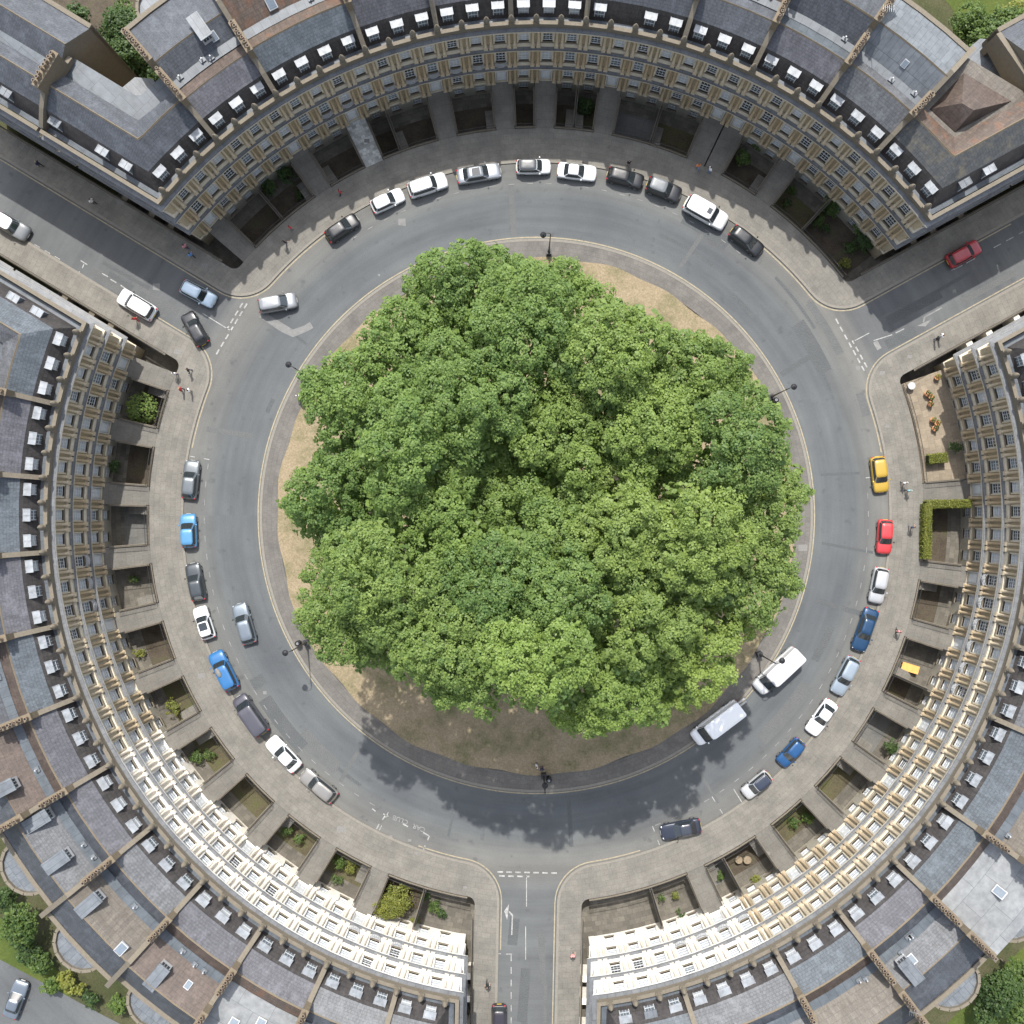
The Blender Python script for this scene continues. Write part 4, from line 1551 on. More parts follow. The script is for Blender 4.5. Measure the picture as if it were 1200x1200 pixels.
SH = [(165, 478, 1.3, 2.6, 'leaf_t2', 'round clipped bright green shrub in the sunken yard near the upper left street', 1),
      (133, 545, .7, 2.2, 'leaf_d', 'dark shrub against the left terrace basement wall, below the round clipped shrub', 5),
      (156, 677, .5, 1.0, 'leaf_m', 'small shrub in the left terrace yard level with the dark grey parked car', 4),
      (163, 766, .5, .8, 'leaf_y', 'yellowish plant in the left terrace yard beside the bright blue car', 4),
      (203, 826, .8, 1.2, 'leaf_y', 'leafy plant in the left terrace yard beside the long dark van', 5),
      (230, 885, .8, 1.2, 'leaf_m', 'green shrub in left terrace yard level with the white coupe', 5),
      (247, 883, .6, .8, 'leaf_m', 'low green plant beside the railing level with the white coupe', 4),
      (335, 972, .8, 1.4, 'leaf_m', 'green shrub in shaded corner of yard below the silver estate car', 5),
      (350, 983, .6, 1.0, 'leaf_m', 'slim green plant in yard below the silver estate car', 4),
      (398, 1012, .7, 1.3, 'leaf_m', 'green bush in the middle of yard beside the car club bay', 5),
      (410, 1018, .6, 1.2, 'leaf_y', 'light green bush right of another bush beside the car club bay', 5),
      (395, 1030, .6, 1.0, 'leaf_m', 'low green plant near the white basement beside the car club bay', 4),
      (461, 1056, 1.75, 2.6, 'leaf_y', 'large yellow green bush filling a yard near the bottom street', 8),
      (498, 1050, .6, 1.0, 'leaf_m', 'small green shrub by the pavement wall near the bottom street', 4),
      (511, 1063, .8, 1.4, 'leaf_m', 'green shrub beside the steps of the yard nearest the bottom street', 5),
      (520, 1071, .6, 1.1, 'leaf_d', 'dark shrub beside the steps of the yard nearest the bottom street', 4),
      (487, 1079, .5, .9, 'leaf_y', 'yellow flowering plant at the dividing wall near the bottom street', 4),
      (792, 1049, .5, .8, 'leaf_y', 'small yellow plant in gravel yard right of the bottom street', 3),
      (777, 1053, .4, 1.4, 'leaf_m', 'climbing plant on the wall of gravel yard right of the bottom street', 4),
      (797, 1072, .5, .8, 'leaf_d', 'dark plant near white basement right of the bottom street', 3),
      (843, 1027, .5, .9, 'leaf_m', 'green plant in narrow yard right of the bottom street', 4),
      (887, 1030, .5, .9, 'leaf_y', 'round yellow plant beside white basement near the round tables', 3),
      (930, 965, .6, 1.0, 'leaf_m', 'green plant at pavement corner of yard below the small convertible', 4),
      (948, 960, .7, 1.1, 'leaf_m', 'leafy plant at the back wall of yard below the small convertible', 4),
      (1044, 874, .9, 1.7, 'leaf_d', 'rounded dark green bush in yard beside the white saloon', 4),
      (1121, 523, .7, 1.5, 'leaf_d', 'dark green shrub at end of the tan patio', 5),
      (868, 186, .9, 1.7, 'leaf_m', 'green shrub in yard of the upper terrace above the white off roader', 5),
      (887, 170, .7, 1.4, 'leaf_m', 'smaller green shrub against upper terrace basement, above the white off roader', 4),
      (686, 124, 1.0, 1.8, 'leaf_d', 'dark shrub in yard of the upper terrace above the white saloon', 5),
      (974, 242, 1.1, 2.0, 'leaf_m', 'bright green bush near the basement wall at right end of upper terrace', 6),
      (960, 258, .8, 1.2, 'leaf_m', 'green bush beside the low wall at right end of upper terrace', 5),
      (968, 268, .6, .9, 'leaf_d', 'low dark plant in the big yard at right end of upper terrace', 4),
      (1018, 280, 1.2, 1.8, 'leaf_d', 'flowering dark shrub along basement at right end of upper terrace', 6),
      (1005, 262, 1.0, 1.6, 'leaf_m', 'leafy shrub along basement at right end of upper terrace', 6),
      (996, 290, .7, 1.0, 'leaf_d', 'dark clump in the middle of the big yard at right end of upper terrace', 5),
      (992, 310, .6, .9, 'leaf_y', 'yellowish clump near the corner railing at right end of upper terrace', 4),
      (335, 205, .9, 1.7, 'leaf_d', 'dark shrub against upper terrace basement, above the black parked hatchback', 5),
      (318, 218, .8, 1.5, 'leaf_d', 'second dark shrub against upper terrace basement left of the path', 5),
      (352, 228, .6, .9, 'leaf_d', 'low dark plant by railing above the black parked hatchback', 4),
      (921, 238, .5, .9, 'leaf_d', 'low plant on gravel in upper terrace yard beside the right hand path', 4),
      (930, 223, .5, .9, 'leaf_m', 'small plant against upper terrace wall beside the right hand path', 4)]
for x, y, r, h, lm, lab, lumps in SH:
    shrub('shrub', x, y, (-1.0 if 'patio' in lab else PITZ), r * 1.3, h * 1.2, lm, lab, 'shrub', 'shrubs in the sunken yards', .16, lumps, 130 if lumps == 1 else 46)

GT = [(60, 50, 1.6, 3, 'leaf_d', 'dark bush left of the garden wall at the upper left corner', 6), (90, 20, 1.8, 4, 'leaf_d', 'dark tree right of the garden wall at the top edge, upper left', 6), (200, 30, 1.8, 4, 'leaf_d', 'dark tree next to the bow roof at top of upper left garden', 6),
      (150, 62, 2.6, 7, 'leaf_d', 'tall dark tree filling the centre of upper left garden', 8), (128, 82, 2.0, 5, 'leaf_d', 'dark hedge like tree at the wall of upper left garden', 6), (176, 84, 1.8, 4, 'leaf_d', 'dark round tree beside the chimney wall of upper left garden', 6),
      (142, 38, 3.2, 7, 'leaf_d', 'feathery dark green tree in the upper left garden', 7), (150, 20, 2.0, 5, 'leaf_m', 'pale green tree at the top of upper left garden', 6),
      (120, 62, 2.2, 4, 'leaf_d', 'dark tree in the middle of upper left garden', 6), (132, 92, 1.5, 2.8, 'leaf_m', 'light green bush at lower corner of upper left garden', 5),
      (163, 92, 1.6, 2.4, 'leaf_m', 'low green bush beside the bow roof in upper left garden', 5), (185, 60, 1.6, 4, 'leaf_d', 'dark bushy tree against the party wall of upper left garden', 5),
      (1140, 28, 2.4, 6, 'leaf_m', 'green tree beside the lawn at top right', 7), (1172, 40, 3.4, 8, 'leaf_m', 'large green tree at the top right corner', 9),
      (1192, 12, 2.0, 8, 'leaf_y', 'yellow green tree at the extreme top right corner', 6), (1135, 38, 1.4, 3, 'leaf_y', 'pale yellow bush at edge of the top right lawn', 4),
      (1195, 65, 2.0, 5, 'leaf_d', 'dark green tree at right edge near the top', 6),
      (20, 1085, 2.4, 5, 'leaf_m', 'green tree in the lower left garden beside the bow roof', 7), (6, 1055, 1.6, 4, 'leaf_d', 'dark bush at left edge of lower left garden', 5),
      (78, 1150, 1.3, 2.2, 'leaf_y', 'yellow green bush beside the lower left lane', 5), (90, 1160, 1.0, 1.8, 'leaf_y', 'ochre bush beside the lower left lane', 4),
      (140, 1178, 1.2, 1.8, 'leaf_m', 'green bush with red flowers in small yard at lower left', 5), (60, 1156, 1.3, 2.0, 'leaf_m', 'low green bush at the lane end of lower left garden', 4),
      (45, 1128, 1.7, 3, 'leaf_m', 'green bush by the bow in lower left garden', 6), (30, 1118, 1.6, 3, 'leaf_d', 'dark bush on the lawn of lower left garden', 6), (108, 1172, 1.1, 2, 'leaf_d', 'dark bush right of the ochre bush beside the lower left lane', 5),
      (1175, 1165, 2.8, 6, 'leaf_d', 'dark feathery tree at the bottom right corner', 8), (1190, 1140, 1.8, 5, 'leaf_m', 'green tree at right edge near the bottom', 6),
      (1155, 1190, 1.6, 5, 'leaf_d', 'dark tree at bottom edge beside lead roof', 5), (1198, 1190, 2.0, 5, 'leaf_m', 'mid green tree at the extreme bottom right', 5)]
for x, y, r, h, lm, lab, lumps in GT:
    shrub('garden_tree', x, y, PITZ, r, h, lm, lab, 'tree', 'trees and bushes in the back gardens', .26, lumps + 3, 22, .12)

# gardens behind the terraces
for poly, mt in (([(1085, -30), (1140, 40), (1250, 90), (1250, -30)], 'lawn'), ([(-20, 1060), (30, 1100), (90, 1160), (20, 1230), (-40, 1120)], 'lawn'),
                 ([(-60, -60), (210, -40), (200, 110), (120, 110), (40, 90)], 'earth'), ([(1110, 1200), (1230, 1080), (1230, 1230)], 'lawn')):
    m = MB()
    m.sheet([P(x, y, PITZ) for x, y in poly], PITZ - .09)
    struct('garden_lawn', m, mt)
m = MB()
m.sheet([P(x, y, PITZ) for x, y in [(-30, 1130), (0, 1125), (120, 1190), (200, 1230), (-40, 1240)]], PITZ - .08)
struct('lane', m, 'road')

gw = MB()
gpts = [P(50, 2, 1), P(98, 58, 1), P(142, 104, 1)]
for a, b in zip(gpts[:-1], gpts[1:]):
    d = b - a
    gw.box(0, d.length, -.25, .25, PITZ - .1, 1.0, 0, Tz((a.x, a.y, 0), math.degrees(math.atan2(d.y, d.x))))
    gw.box(0, d.length, -.32, .32, 1.0, 1.14, 1, Tz((a.x, a.y, 0), math.degrees(math.atan2(d.y, d.x))))
tag(ob('garden_wall', gw.mesh('garden_wall', ['honey', 'coping'])), 'long stone garden wall behind the houses at the upper left corner', 'wall')
# hedge on the yard wall at the right
def hedge(label, pts, w, z0, z1):
    c = P(*pts[0], z1)
    root = thing('clipped_hedge', (c.x, c.y, z0), label, 'hedge')
    C, Nn, Sz, T = [], [], [], []
    core = MB()
    for a, b in zip(pts[:-1], pts[1:]):
        a, b = P(*a, z1), P(*b, z1)
        d = (b - a)
        L = d.length
        d.normalize()
        n = Vector((-d.y, d.x, 0))
        k = int(L * 900)
        t = rng.uniform(-.1, L + .1, k)
        s_ = rng.uniform(-w / 2, w / 2, k)
        top = rng.random(k) < .6
        zz = np.where(top, z1 + rng.normal(0, .06, k), rng.uniform(z0, z1, k))
        s_ = np.where(top, s_, np.sign(s_) * w / 2 + rng.normal(0, .05, k))
        C.append(np.array(a)[None, :] * [1, 1, 0] + t[:, None] * np.array(d) + s_[:, None] * np.array(n) + np.stack([0 * t, 0 * t, zz], 1))
        Nn.append(np.array([0, 0, .8]) + rng.normal(0, .5, (k, 3)))
        Sz.append(rng.uniform(.08, .16, k))
        T.append(rng.normal(.5, .25, k))
        core.box(0, L, -w / 2 + .08, w / 2 - .08, z0, z1 - .06, 0, Tz((a.x, a.y, 0), math.degrees(math.atan2(d.y, d.x))))
    off = np.array([c.x, c.y, z0])
    ob('foliage', leaf_mesh('foliage', np.concatenate(C) - off, np.concatenate(Nn), np.concatenate(Sz), np.concatenate(T), [MT['leaf_y']]), root)
    ob('branches', core.mesh('branches', 'leaf_d', (c.x, c.y, z0), False), root)


hedge('clipped yellow green hedge in an L on the wall of the right terrace yard', [(1138, 590), (1088, 591), (1087, 654)], .8, .05, 1.3)
hedge('short clipped green hedge closing the end of the tan patio', [(1090, 538), (1110, 536)], 1.0, -1.0, .3)

# garden furniture
def table_round(name, px, py, z0, r, mat, label, h=.72, seats=0):
    p = P(px, py, z0 + h)
    root = thing(name, (p.x, p.y, z0), label, 'table')
    m = MB()
    m.lathe([(r, h - .04), (r, h)], 20, 0, smooth=False)
    ob('tabletop', m.mesh('tabletop', mat), root)
    m = MB()
    m.lathe([(.25, 0), (.06, .06), (.05, h - .04)], 10)
    ob('pedestal', m.mesh('pedestal', 'iron'), root)


table_round('garden_table', 1068.5, 452, -1.0, .42, 'white', 'round white table in the corner of the tan patio')
table_round('garden_table', 866, 1008, PITZ, .42, 'timber', 'left of two round timber tables in a yard right of the bottom street')
table_round('garden_table', 876, 1008, PITZ, .45, 'timber', 'right of two round timber tables in a yard right of the bottom street')
table_round('garden_table', 182, 15, PITZ, .5, 'white', 'larger round white table in the upper left garden')
table_round('garden_table', 174, 17, PITZ, .38, 'white', 'smaller round white table in the upper left garden')
p = P(1067, 783, -2.2)
root = thing('long_table', (p.x, p.y, PITZ), 'long orange topped table in the grey yard of the right terrace', 'table', None, D2R(-17))
m = MB()
m.box(-1.0, 1.0, -.45, .45, .7, .78)
ob('tabletop', m.mesh('tabletop', 'orange'), root)
for x in (-.85, .85):
    for y in (-.35, .35):
        m = MB()
        m.box(x - .05, x + .05, y - .05, y + .05, 0, .7)
        ob('leg', m.mesh('leg', 'timber'), root)
potm = MB()
potm.lathe([(.2, 0), (.3, .45), (.33, .47), (.33, .52), (.26, .52)], 12)
POT = potm.mesh('pot', 'terracotta')
for k, (x, y, lm, lab) in enumerate(((1087, 461, 'leaf_d', 'topmost left'), (1092, 465, 'leaf_m', 'topmost right'), (1091, 473, 'leaf_d', 'middle'), (1094, 492, 'leaf_m', 'lower'),
                                     (1099, 496, 'leaf_y', 'yellow leaved lower'), (1096, 502, 'leaf_d', 'lowest'), (1099, 442, 'leaf_y', 'wall side'))):
    p = P(x, y, -.4)
    root = thing('potted_plant', (p.x, p.y, -1.0), 'terracotta pot with small plant, %s one on the tan patio' % lab, 'plant pot', 'pots on the tan patio')
    ob('pot', POT, root)
    A = foliage([(0, 0, .7, .3, .25)], 160, 6, .13, (.05, .1), -.2)
    ob('foliage', leaf_mesh('foliage', *A, [MT[lm]]), root)

# ------------------------------------------------------------------ lamp posts and bins
lm_pole = MB()
lm_pole.lathe([(.16, .95), (.13, 1.3), (.085, 2.2), (.075, 2.35), (.11, 2.45), (.075, 2.6), (.05, 7.4), (.08, 7.5), (.045, 7.6), (.04, 7.9)], 12)
lm_pole.tube((-.35, 0, 7.1), (.35, 0, 7.1), .022)
LPOLE = lm_pole.mesh('pole', 'iron')
m = MB()
m.box(-.3, .3, -.3, .3, 0, .2)
m.box(-.25, .25, -.25, .25, .2, .85)
m.box(-.29, .29, -.29, .29, .85, .95)
LBASE = m.mesh('pedestal', 'iron')
m = MB()
pr = None
for k in range(9):
    a = math.pi * k / 8
    q = (.38 - .38 * math.cos(a), 0, 7.9 + .42 * math.sin(a))
    if pr:
        m.tube(pr, q, .035)
    pr = q
m.tube(pr, (.76, 0, 7.85), .035)
LARM = m.mesh('bracket', 'iron')
m = MB()
m.lathe([(.05, .42), (.12, .36), (.3, .28), (.33, .2), (.31, .16)], 14, 0, (.76, 0, 7.43))
m.lathe([(.27, .16), (.29, .05), (.22, -.12), (.05, -.18)], 14, 1, (.76, 0, 7.43))
LHEAD = m.mesh('lantern', ['iron', 'globe'])
m = MB()
m.lathe([(.28, 0), (.3, .1), (.3, .85), (.33, .88), (.33, .95), (.2, 1.15), (.05, 1.2)], 14, 0)
m.lathe([(.13, 1.16), (.12, 1.19)], 12, 1, smooth=False)
BIN = m.mesh('litter_bin', ['iron', 'white'])
LAMPS = [(643, 297, 180, 'island lamp post at the top, facing the upper terrace'), (363, 443, 150, 'island lamp post at the upper left beside the tree cluster'),
         (360, 752, 200, 'island lamp post at the lower left with a long shadow on the road'), (637, 908, 90, 'island lamp post at the bottom, in the tree shade'),
         (902, 466, 20, 'island lamp post at the upper right opposite the street'), (889, 766, 20, 'island lamp post at the lower right behind the white van')]
for x, y, a, lab in LAMPS:
    p = P(x, y)
    root = thing('lamp_post', p, 'black iron ' + lab, 'lamp post', 'lamp posts round the island', D2R(a))
    for n, me in (('pedestal', LBASE), ('pole', LPOLE), ('bracket', LARM), ('lantern', LHEAD)):
        ob(n, me, root)
for x, y, lab in ((368, 437, 'upper left'), (643, 912, 'bottom'), (907, 470, 'upper right'), (351, 753, 'lower left')):
    p = P(x, y)
    tag(ob('litter_bin', BIN, None, Matrix.Translation(p)), 'black round litter bin with pale lid beside the %s island lamp post' % lab, 'litter bin', 'bins beside the island lamps')

# ------------------------------------------------------------------ cars
PAINT = {}


def paint(c, metal=0.0):
    k = (c, metal)
    if k not in PAINT:
        PAINT[k] = M_plain('car_paint', c, .38 if not metal else .34, 0, metal=metal, coat=.45)
    return PAINT[k]


#        L    W    H   belt cowl  roofF roofR rearB  deck
KIND = {'hatch': (3.95, 1.72, 1.47, .93, .98, 1.75, .42, .12, .9),
        'small': (3.6, 1.65, 1.48, .93, .85, 1.55, .35, .1, .9),
        'estate': (4.6, 1.8, 1.47, .92, 1.2, 2.0, .5, .12, .9),
        'saloon': (4.55, 1.8, 1.43, .92, 1.25, 2.05, 1.25, .62, .92),
        'coupe': (4.5, 1.82, 1.38, .88, 1.35, 2.15, 1.15, .42, .9),
        'suv': (4.5, 1.88, 1.72, 1.08, 1.1, 1.75, .35, .1, 1.0),
        'bigsuv': (4.95, 2.02, 1.85, 1.16, 1.2, 1.85, .35, .12, 1.05),
        'mpv': (4.3, 1.8, 1.65, 1.0, .9, 1.75, .35, .1, .95),
        'van': (5.7, 2.0, 2.45, 1.28, .72, 1.75, .06, .02, 1.2),
        'camper': (5.0, 1.9, 1.95, 1.1, .7, 1.5, .25, .1, 1.1)}


def ringpts(cx, a, b, z, n=40, e=5.5):
    o = []
    for k in range(n):
        t = 2 * math.pi * (k + .5) / n
        c, s_ = math.cos(t), math.sin(t)
        o.append((cx + a * math.copysign(abs(c) ** (2 / e), c), b * math.copysign(abs(s_) ** (2 / e), s_), z))
    return o


WHEEL = {}


def wheel_mesh(r):
    if r not in WHEEL:
        m = MB()
        Mx = Matrix.Rotation(math.pi / 2, 4, 'X')
        m.lathe([(r * .7, -.1), (r * .95, -.1), (r, -.06), (r, .06), (r * .95, .1), (r * .7, .1)], 18, 0, M=Mx)
        m.lathe([(r * .68, -.105), (r * .68, .105)], 14, 1, M=Mx, smooth=False)
        WHEEL[r] = m.mesh('wheel', ['rubber', 'rim'])
    return WHEEL[r]


def car(px, py, kind, col, label, head=None, L=None, metal=0.0, roof=None, sunroof=None, rails=False, soft=False, extra=None, cat=None):
    K = KIND[kind]
    l0, W, H, belt, cowl, rf, rr, rb, deck = K
    L = L or l0
    W *= 1.0 if L >= l0 else .98
    p = P(px, py, .6)
    if head is None:
        head = math.degrees(math.atan2(p.y, p.x)) - 90
    root = thing({'van': 'panel_van', 'camper': 'panel_van'}.get(kind, 'parked_car'), (p.x, p.y, ROADZ), label, cat or ('van' if kind in ('van', 'camper') else 'car'), 'vehicles round the circus', D2R(head))
    pm = paint(col, metal)
    hw = W / 2
    T = [-1, -.985, -.94, -.86, -.7, -.4, -.1, .2, .45, .65, .8, .9, .96, .99, 1]
    Wm = [.72, .84, .93, .97, .99, 1, 1, 1, 1, .99, .97, .92, .85, .74, .62]
    xc = L / 2 - cowl
    b = MB()
    secs = []
    for t, wm in zip(T, Wm):
        x = t * L / 2
        w = hw * wm
        if x > xc:
            q = (x - xc) / (L / 2 - xc)
            zt = belt - .03 - (belt - .60) * (.25 * q + .3 * q ** 3 + .45 * q ** 9)
        else:
            q = max(0, (-x - L * .25) / (L * .25))
            zt = deck - .22 * q ** 8
        if kind in ('van', 'camper') and x > xc:
            q = (x - xc) / (L / 2 - xc)
            zt = belt - .03 - (belt - .7) * (.5 * q + .5 * q ** 5)
        lo = .24 + .12 * abs(t) ** 8
        half = [(0, zt + .025), (.45 * w, zt + .02), (.8 * w, zt), (.93 * w, zt - .05), (.99 * w, zt - .16), (w, zt * .55 + .1), (.98 * w, .42), (.93 * w, lo), (.6 * w, lo - .03)]
        secs.append([(x, y, z) for y, z in half] + [(x, -y, z) for y, z in half[::-1][:-1]])
    n = len(secs[0])
    vs = [v for s_ in secs for v in s_]
    fs = []
    for i in range(len(secs) - 1):
        for k in range(n):
            fs.append((i * n + k, (i + 1) * n + k, (i + 1) * n + (k + 1) % n, i * n + (k + 1) % n))
    fs += [tuple(range(n)), tuple(range((len(secs) - 1) * n + n - 1, (len(secs) - 1) * n - 1, -1))]
    b.add(vs, fs, 0, True)
    # grille and bumpers
    b.box(L / 2 - .06, L / 2 + .012, -hw * .45, hw * .45, .42, .55, 1)
    b.box(L / 2 - .1, L / 2 + .02, -hw * .6, hw * .6, .26, .36, 1)
    b.box(-L / 2 - .02, -L / 2 + .1, -hw * .62, hw * .62, .28, .4, 1)
    # cabin rings
    xb0, xb1 = -L / 2 + rb, xc
    xt0, xt1 = -L / 2 + rr, L / 2 - rf
    zb = belt - .05
    tw = .74 if kind not in ('van', 'camper', 'bigsuv') else (.93 if kind == 'van' else .86)
    bw = .94
    if kind == 'saloon' or kind == 'coupe':
        tw = .66
    NP = 40
    EX = 12 if kind == 'van' else (8 if kind in ('camper', 'bigsuv') else 5.5)
    lev = []
    for q, sh in ((0, 0), (.12, .02), (.9, .0), (1.0, 0)):
        e = q
        xa, xbq = xb0 + (xt0 - xb0) * e, xb1 + (xt1 - xb1) * e
        wq = hw * (bw + (tw - bw) * e)
        lev.append(ringpts((xa + xbq) / 2, (xbq - xa) / 2, wq, zb + (H - .06 - zb) * q, NP, EX))
    r1 = lev[-1]
    cxr, ar = (xt0 + xt1) / 2, (xt1 - xt0) / 2
    top = [ringpts(cxr, ar * .94, hw * tw * .93, H - .015, NP, EX), ringpts(cxr, ar * .6, hw * tw * .6, H + .012, NP, EX), ringpts(cxr, ar * .15, hw * tw * .15, H + .02, NP, EX)]
    parts = {'windscreen': [], 'rear_window': [], 'left': [], 'right': [], 'paint': [], 'roof': []}
    for k in range(NP):
        t = 360 * (k + 1) / NP
        k2 = (k + 1) % NP
        t = (360 * (k + .5) / NP + 360 * (k2 + .5 + (NP if k2 < k else 0)) / NP) / 2 % 360
        quad = lambda A, B: [A[k], A[k2], B[k2], B[k]]
        parts['paint'].append(quad(lev[0], lev[1]))
        parts['paint'].append(quad(lev[2], lev[3]))
        g_ = quad(lev[1], lev[2])
        dv = abs((t + 180) % 360 - 180)
        if dv < 40:
            parts['windscreen'].append(g_)
        elif dv > 140:
            parts['rear_window' if kind != 'van' else 'paint'].append(g_)
        elif 48 < dv < 134:
            if kind == 'van' and dv > 66:
                parts['paint'].append(g_)
            else:
                parts['left' if t < 180 else 'right'].append(g_)
        else:
            parts['paint'].append(g_)
        for A, B in ((r1, top[0]), (top[0], top[1]), (top[1], top[2])):
            parts['roof'].append(quad(A, B))

    def quads(mb, qs, mi=0, sm=True):
        for q in qs:
            mb.add(q, [(0, 1, 2, 3)], mi, sm)
    quads(b, parts['paint'])
    rm = pm
    if roof or soft:
        rm = paint(roof) if roof else MT['trim']
    ro = MB()
    quads(ro, parts['roof'])
    ro.add(top[2], [tuple(range(NP))])
    ob('body', weld(b.mesh('body', [pm, 'trim'], None, False)), root)
    ob('roof', weld(ro.mesh('roof', [rm], None, False)), root)
    for nm, key in (('windscreen', 'windscreen'), ('rear_window', 'rear_window'), ('side_window', 'left'), ('side_window', 'right')):
        if parts[key]:
            m = MB()
            quads(m, parts[key])
            ob(nm, weld(m.mesh(nm, 'trim' if (soft and nm == 'rear_window') else 'carglass', None, False)), root)
    wr = .31 if kind not in ('suv', 'bigsuv', 'van', 'camper') else .36
    for x in (L / 2 - .78 * L / 4.3, -L / 2 + .78 * L / 4.3):
        for y in (-1, 1):
            ob('wheel', wheel_mesh(wr), root, None).matrix_local = Matrix.Translation((x, y * (hw - .09), wr))
    for y in (-1, 1):
        m = MB()
        m.ell((L / 2 - .26, y * hw * .68, .64), .2, .17, .08, 8)
        ob('headlight', m.mesh('headlight', 'lamp_w'), root)
        m = MB()
        m.ell((-L / 2 + .11, y * hw * .74, deck - .17), .13, .12, .1, 8)
        ob('tail_light', m.mesh('tail_light', 'lamp_r'), root)
        m = MB()
        m.ell((xc - .35, y * (hw + .09), belt + .06), .09, .12, .075, 8)
        ob('wing_mirror', m.mesh('wing_mirror', [pm if random.random() < .7 else 'trim']), root)
    for nm, x, mt, z in (('number_plate', L / 2 + .02, 'plate_w', .45), ('number_plate', -L / 2 - .02, 'plate_y', .52)):
        m = MB()
        m.box(x - .012, x + .012, -.26, .26, z - .055, z + .055)
        ob(nm, m.mesh(nm, mt), root)
    if sunroof:
        m = MB()
        f, w_, l_ = sunroof
        m.box(xt1 - f - l_, xt1 - f, -w_, w_, H - .005, H + .024)
        ob('sunroof', m.mesh('sunroof', 'carglass'), root)
    if rails:
        for y in (-1, 1):
            m = MB()
            m.tube((xt0 + .15, y * hw * tw * .9, H + .03), (xt1 - .15, y * hw * tw * .9, H + .03), .022)
            ob('roof_rail', m.mesh('roof_rail', 'rim'), root)
    if extra == 'oval':
        m = MB()
        m.ell((.05, .3, H + .05), .55, .27, .12, 14)  # plain grey flattened oval on the roof
        ob('roof_oval', m.mesh('roof_oval', 'cover'), root)
    if extra == 'rack':
        for y in (-.35, .0):
            m = MB()
            m.box(-L / 2 - .9, -L / 2 + .5, y - .1, y + .1, .9, .98)
            tag(ob('plank', m.mesh('plank', 'white'), None, Tz((p.x, p.y, ROADZ), head)), 'white board sticking out behind the lower white van, %s one' % ('outer' if y else 'inner'), 'board')
    return root


def weld(me):
    bm = bmesh.new()
    bm.from_mesh(me)
    bmesh.ops.remove_doubles(bm, verts=bm.verts, dist=.0005)
    bmesh.ops.recalc_face_normals(bm, faces=bm.faces)
    bm.to_mesh(me)
    bm.free()
    return me


BLK, DGR, GRY, SIL, WHT = (.008, .009, .011), (.05, .055, .06), (.20, .22, .24), (.29, .31, .33), (.60, .61, .62)
car(401, 267, 'hatch', BLK, 'black hatchback at the left end of the upper row of parked cars', None, 4.0)
car(454, 235, 'hatch', WHT, 'white hatchback right of the black one in the upper row', None, 3.8)
car(501, 217, 'suv', WHT, 'white estate style off roader second from left of white cars in upper row', None, 4.4, rails=True)
car(561, 203, 'saloon', SIL, 'silver saloon with dark glass sunroof in the upper row', None, 4.9, .6, sunroof=(.25, .42, .9))
car(625, 195, 'small', WHT, 'small white car with charcoal roof in the upper row', None, 3.8, roof=(.045, .05, .055))
car(676, 201, 'saloon', WHT, 'white four door saloon in the upper row', None, 4.3)
car(733, 208, 'hatch', BLK, 'black hatchback with bright red tail lights in the upper row', None, 4.1)
car(778, 222, 'suv', (.016, .017, .02), 'black off roader with grey roof in the upper row', None, 3.95, roof=(.12, .13, .14))
car(827, 249, 'bigsuv', WHT, 'large white off roader with small square sunroof in the upper row', None, 5.1, sunroof=(.15, .32, .5))
car(875, 282, 'hatch', BLK, 'black hatchback at the right end of the upper row', None, 4.1)
car(325, 355, 'mpv', (.25, .26, .27), 'silver grey people carrier turning out of the upper left street', 10, 4.3, .5)
car(160, 357, 'suv', WHT, 'white off roader parked along the upper left street', 149 , 4.5, rails=True)
car(232, 344, 'hatch', (.42, .52, .60), 'pale blue car waiting at the mouth of the upper left street', -28, 4.1, .3)
car(228, 385, 'hatch', (.012, .013, .016), 'black car entering the upper left street', 119, 4.0)
car(14, 265, 'suv', (.14, .15, .16), 'grey off roader with white roof at the left edge', -31, 4.0, roof=(.75, .76, .77))
car(223, 562, 'estate', (.13, .145, .155), 'grey estate at the top of the left row of parked cars', None, 4.3, .4)
car(221, 622, 'mpv', (.07, .21, .38), 'light blue tall hatchback in the left row', None, 3.75, .1)
car(229, 682, 'estate', (.05, .058, .065), 'dark grey estate in left row between light blue and white cars', None, 4.2, .3)
car(239, 730, 'hatch', WHT, 'white hatchback with black glass roof in the left row', None, 3.7, sunroof=(.05, .45, .85))
car(262, 786, 'suv', (.022, .115, .28), 'bright blue off roader with grey oval on its roof in the left row', None, 4.6, extra='oval')
car(294, 838, 'camper', (.055, .055, .07), 'long dark grey people van in the left row', None, 5.0)
car(332, 884, 'coupe', WHT, 'white coupe with black rear window in the left row', None, 4.5)
car(373, 921, 'estate', (.26, .25, .235), 'warm silver estate at the bottom of the left row', None, 4.6, .5)
car(286, 731, 'estate', (.17, .20, .23), 'grey blue estate driving up the left side of the ring', 106, 4.6, .5)
car(1031, 556, 'hatch', (.36, .235, .03), 'yellow hatchback at the top of the right row', None, 4.0)
car(1037, 629, 'hatch', (.42, .035, .04), 'bright red hatchback in the right row', None, 3.8)
car(1030, 686, 'hatch', (.40, .41, .42), 'silver hatchback below the red car in the right row', None, 4.0, .3)
car(1014, 738, 'saloon', (.010, .042, .10), 'dark blue saloon in the right row', None, 4.9, .2)
car(991, 792, 'estate', (.27, .32, .37), 'pale silver blue car in the right row', None, 4.5, .4)
car(963, 841, 'coupe', WHT, 'white coupe in the right row', None, 4.3)
car(927, 882, 'small', (.010, .062, .17), 'small royal blue hatchback in the right row', None, 3.5, .1)
car(887, 920, 'small', (.48, .49, .50), 'small silver convertible with dark navy fabric roof in the right row', None, 3.6, .4, roof=(.022, .03, .05), soft=True)
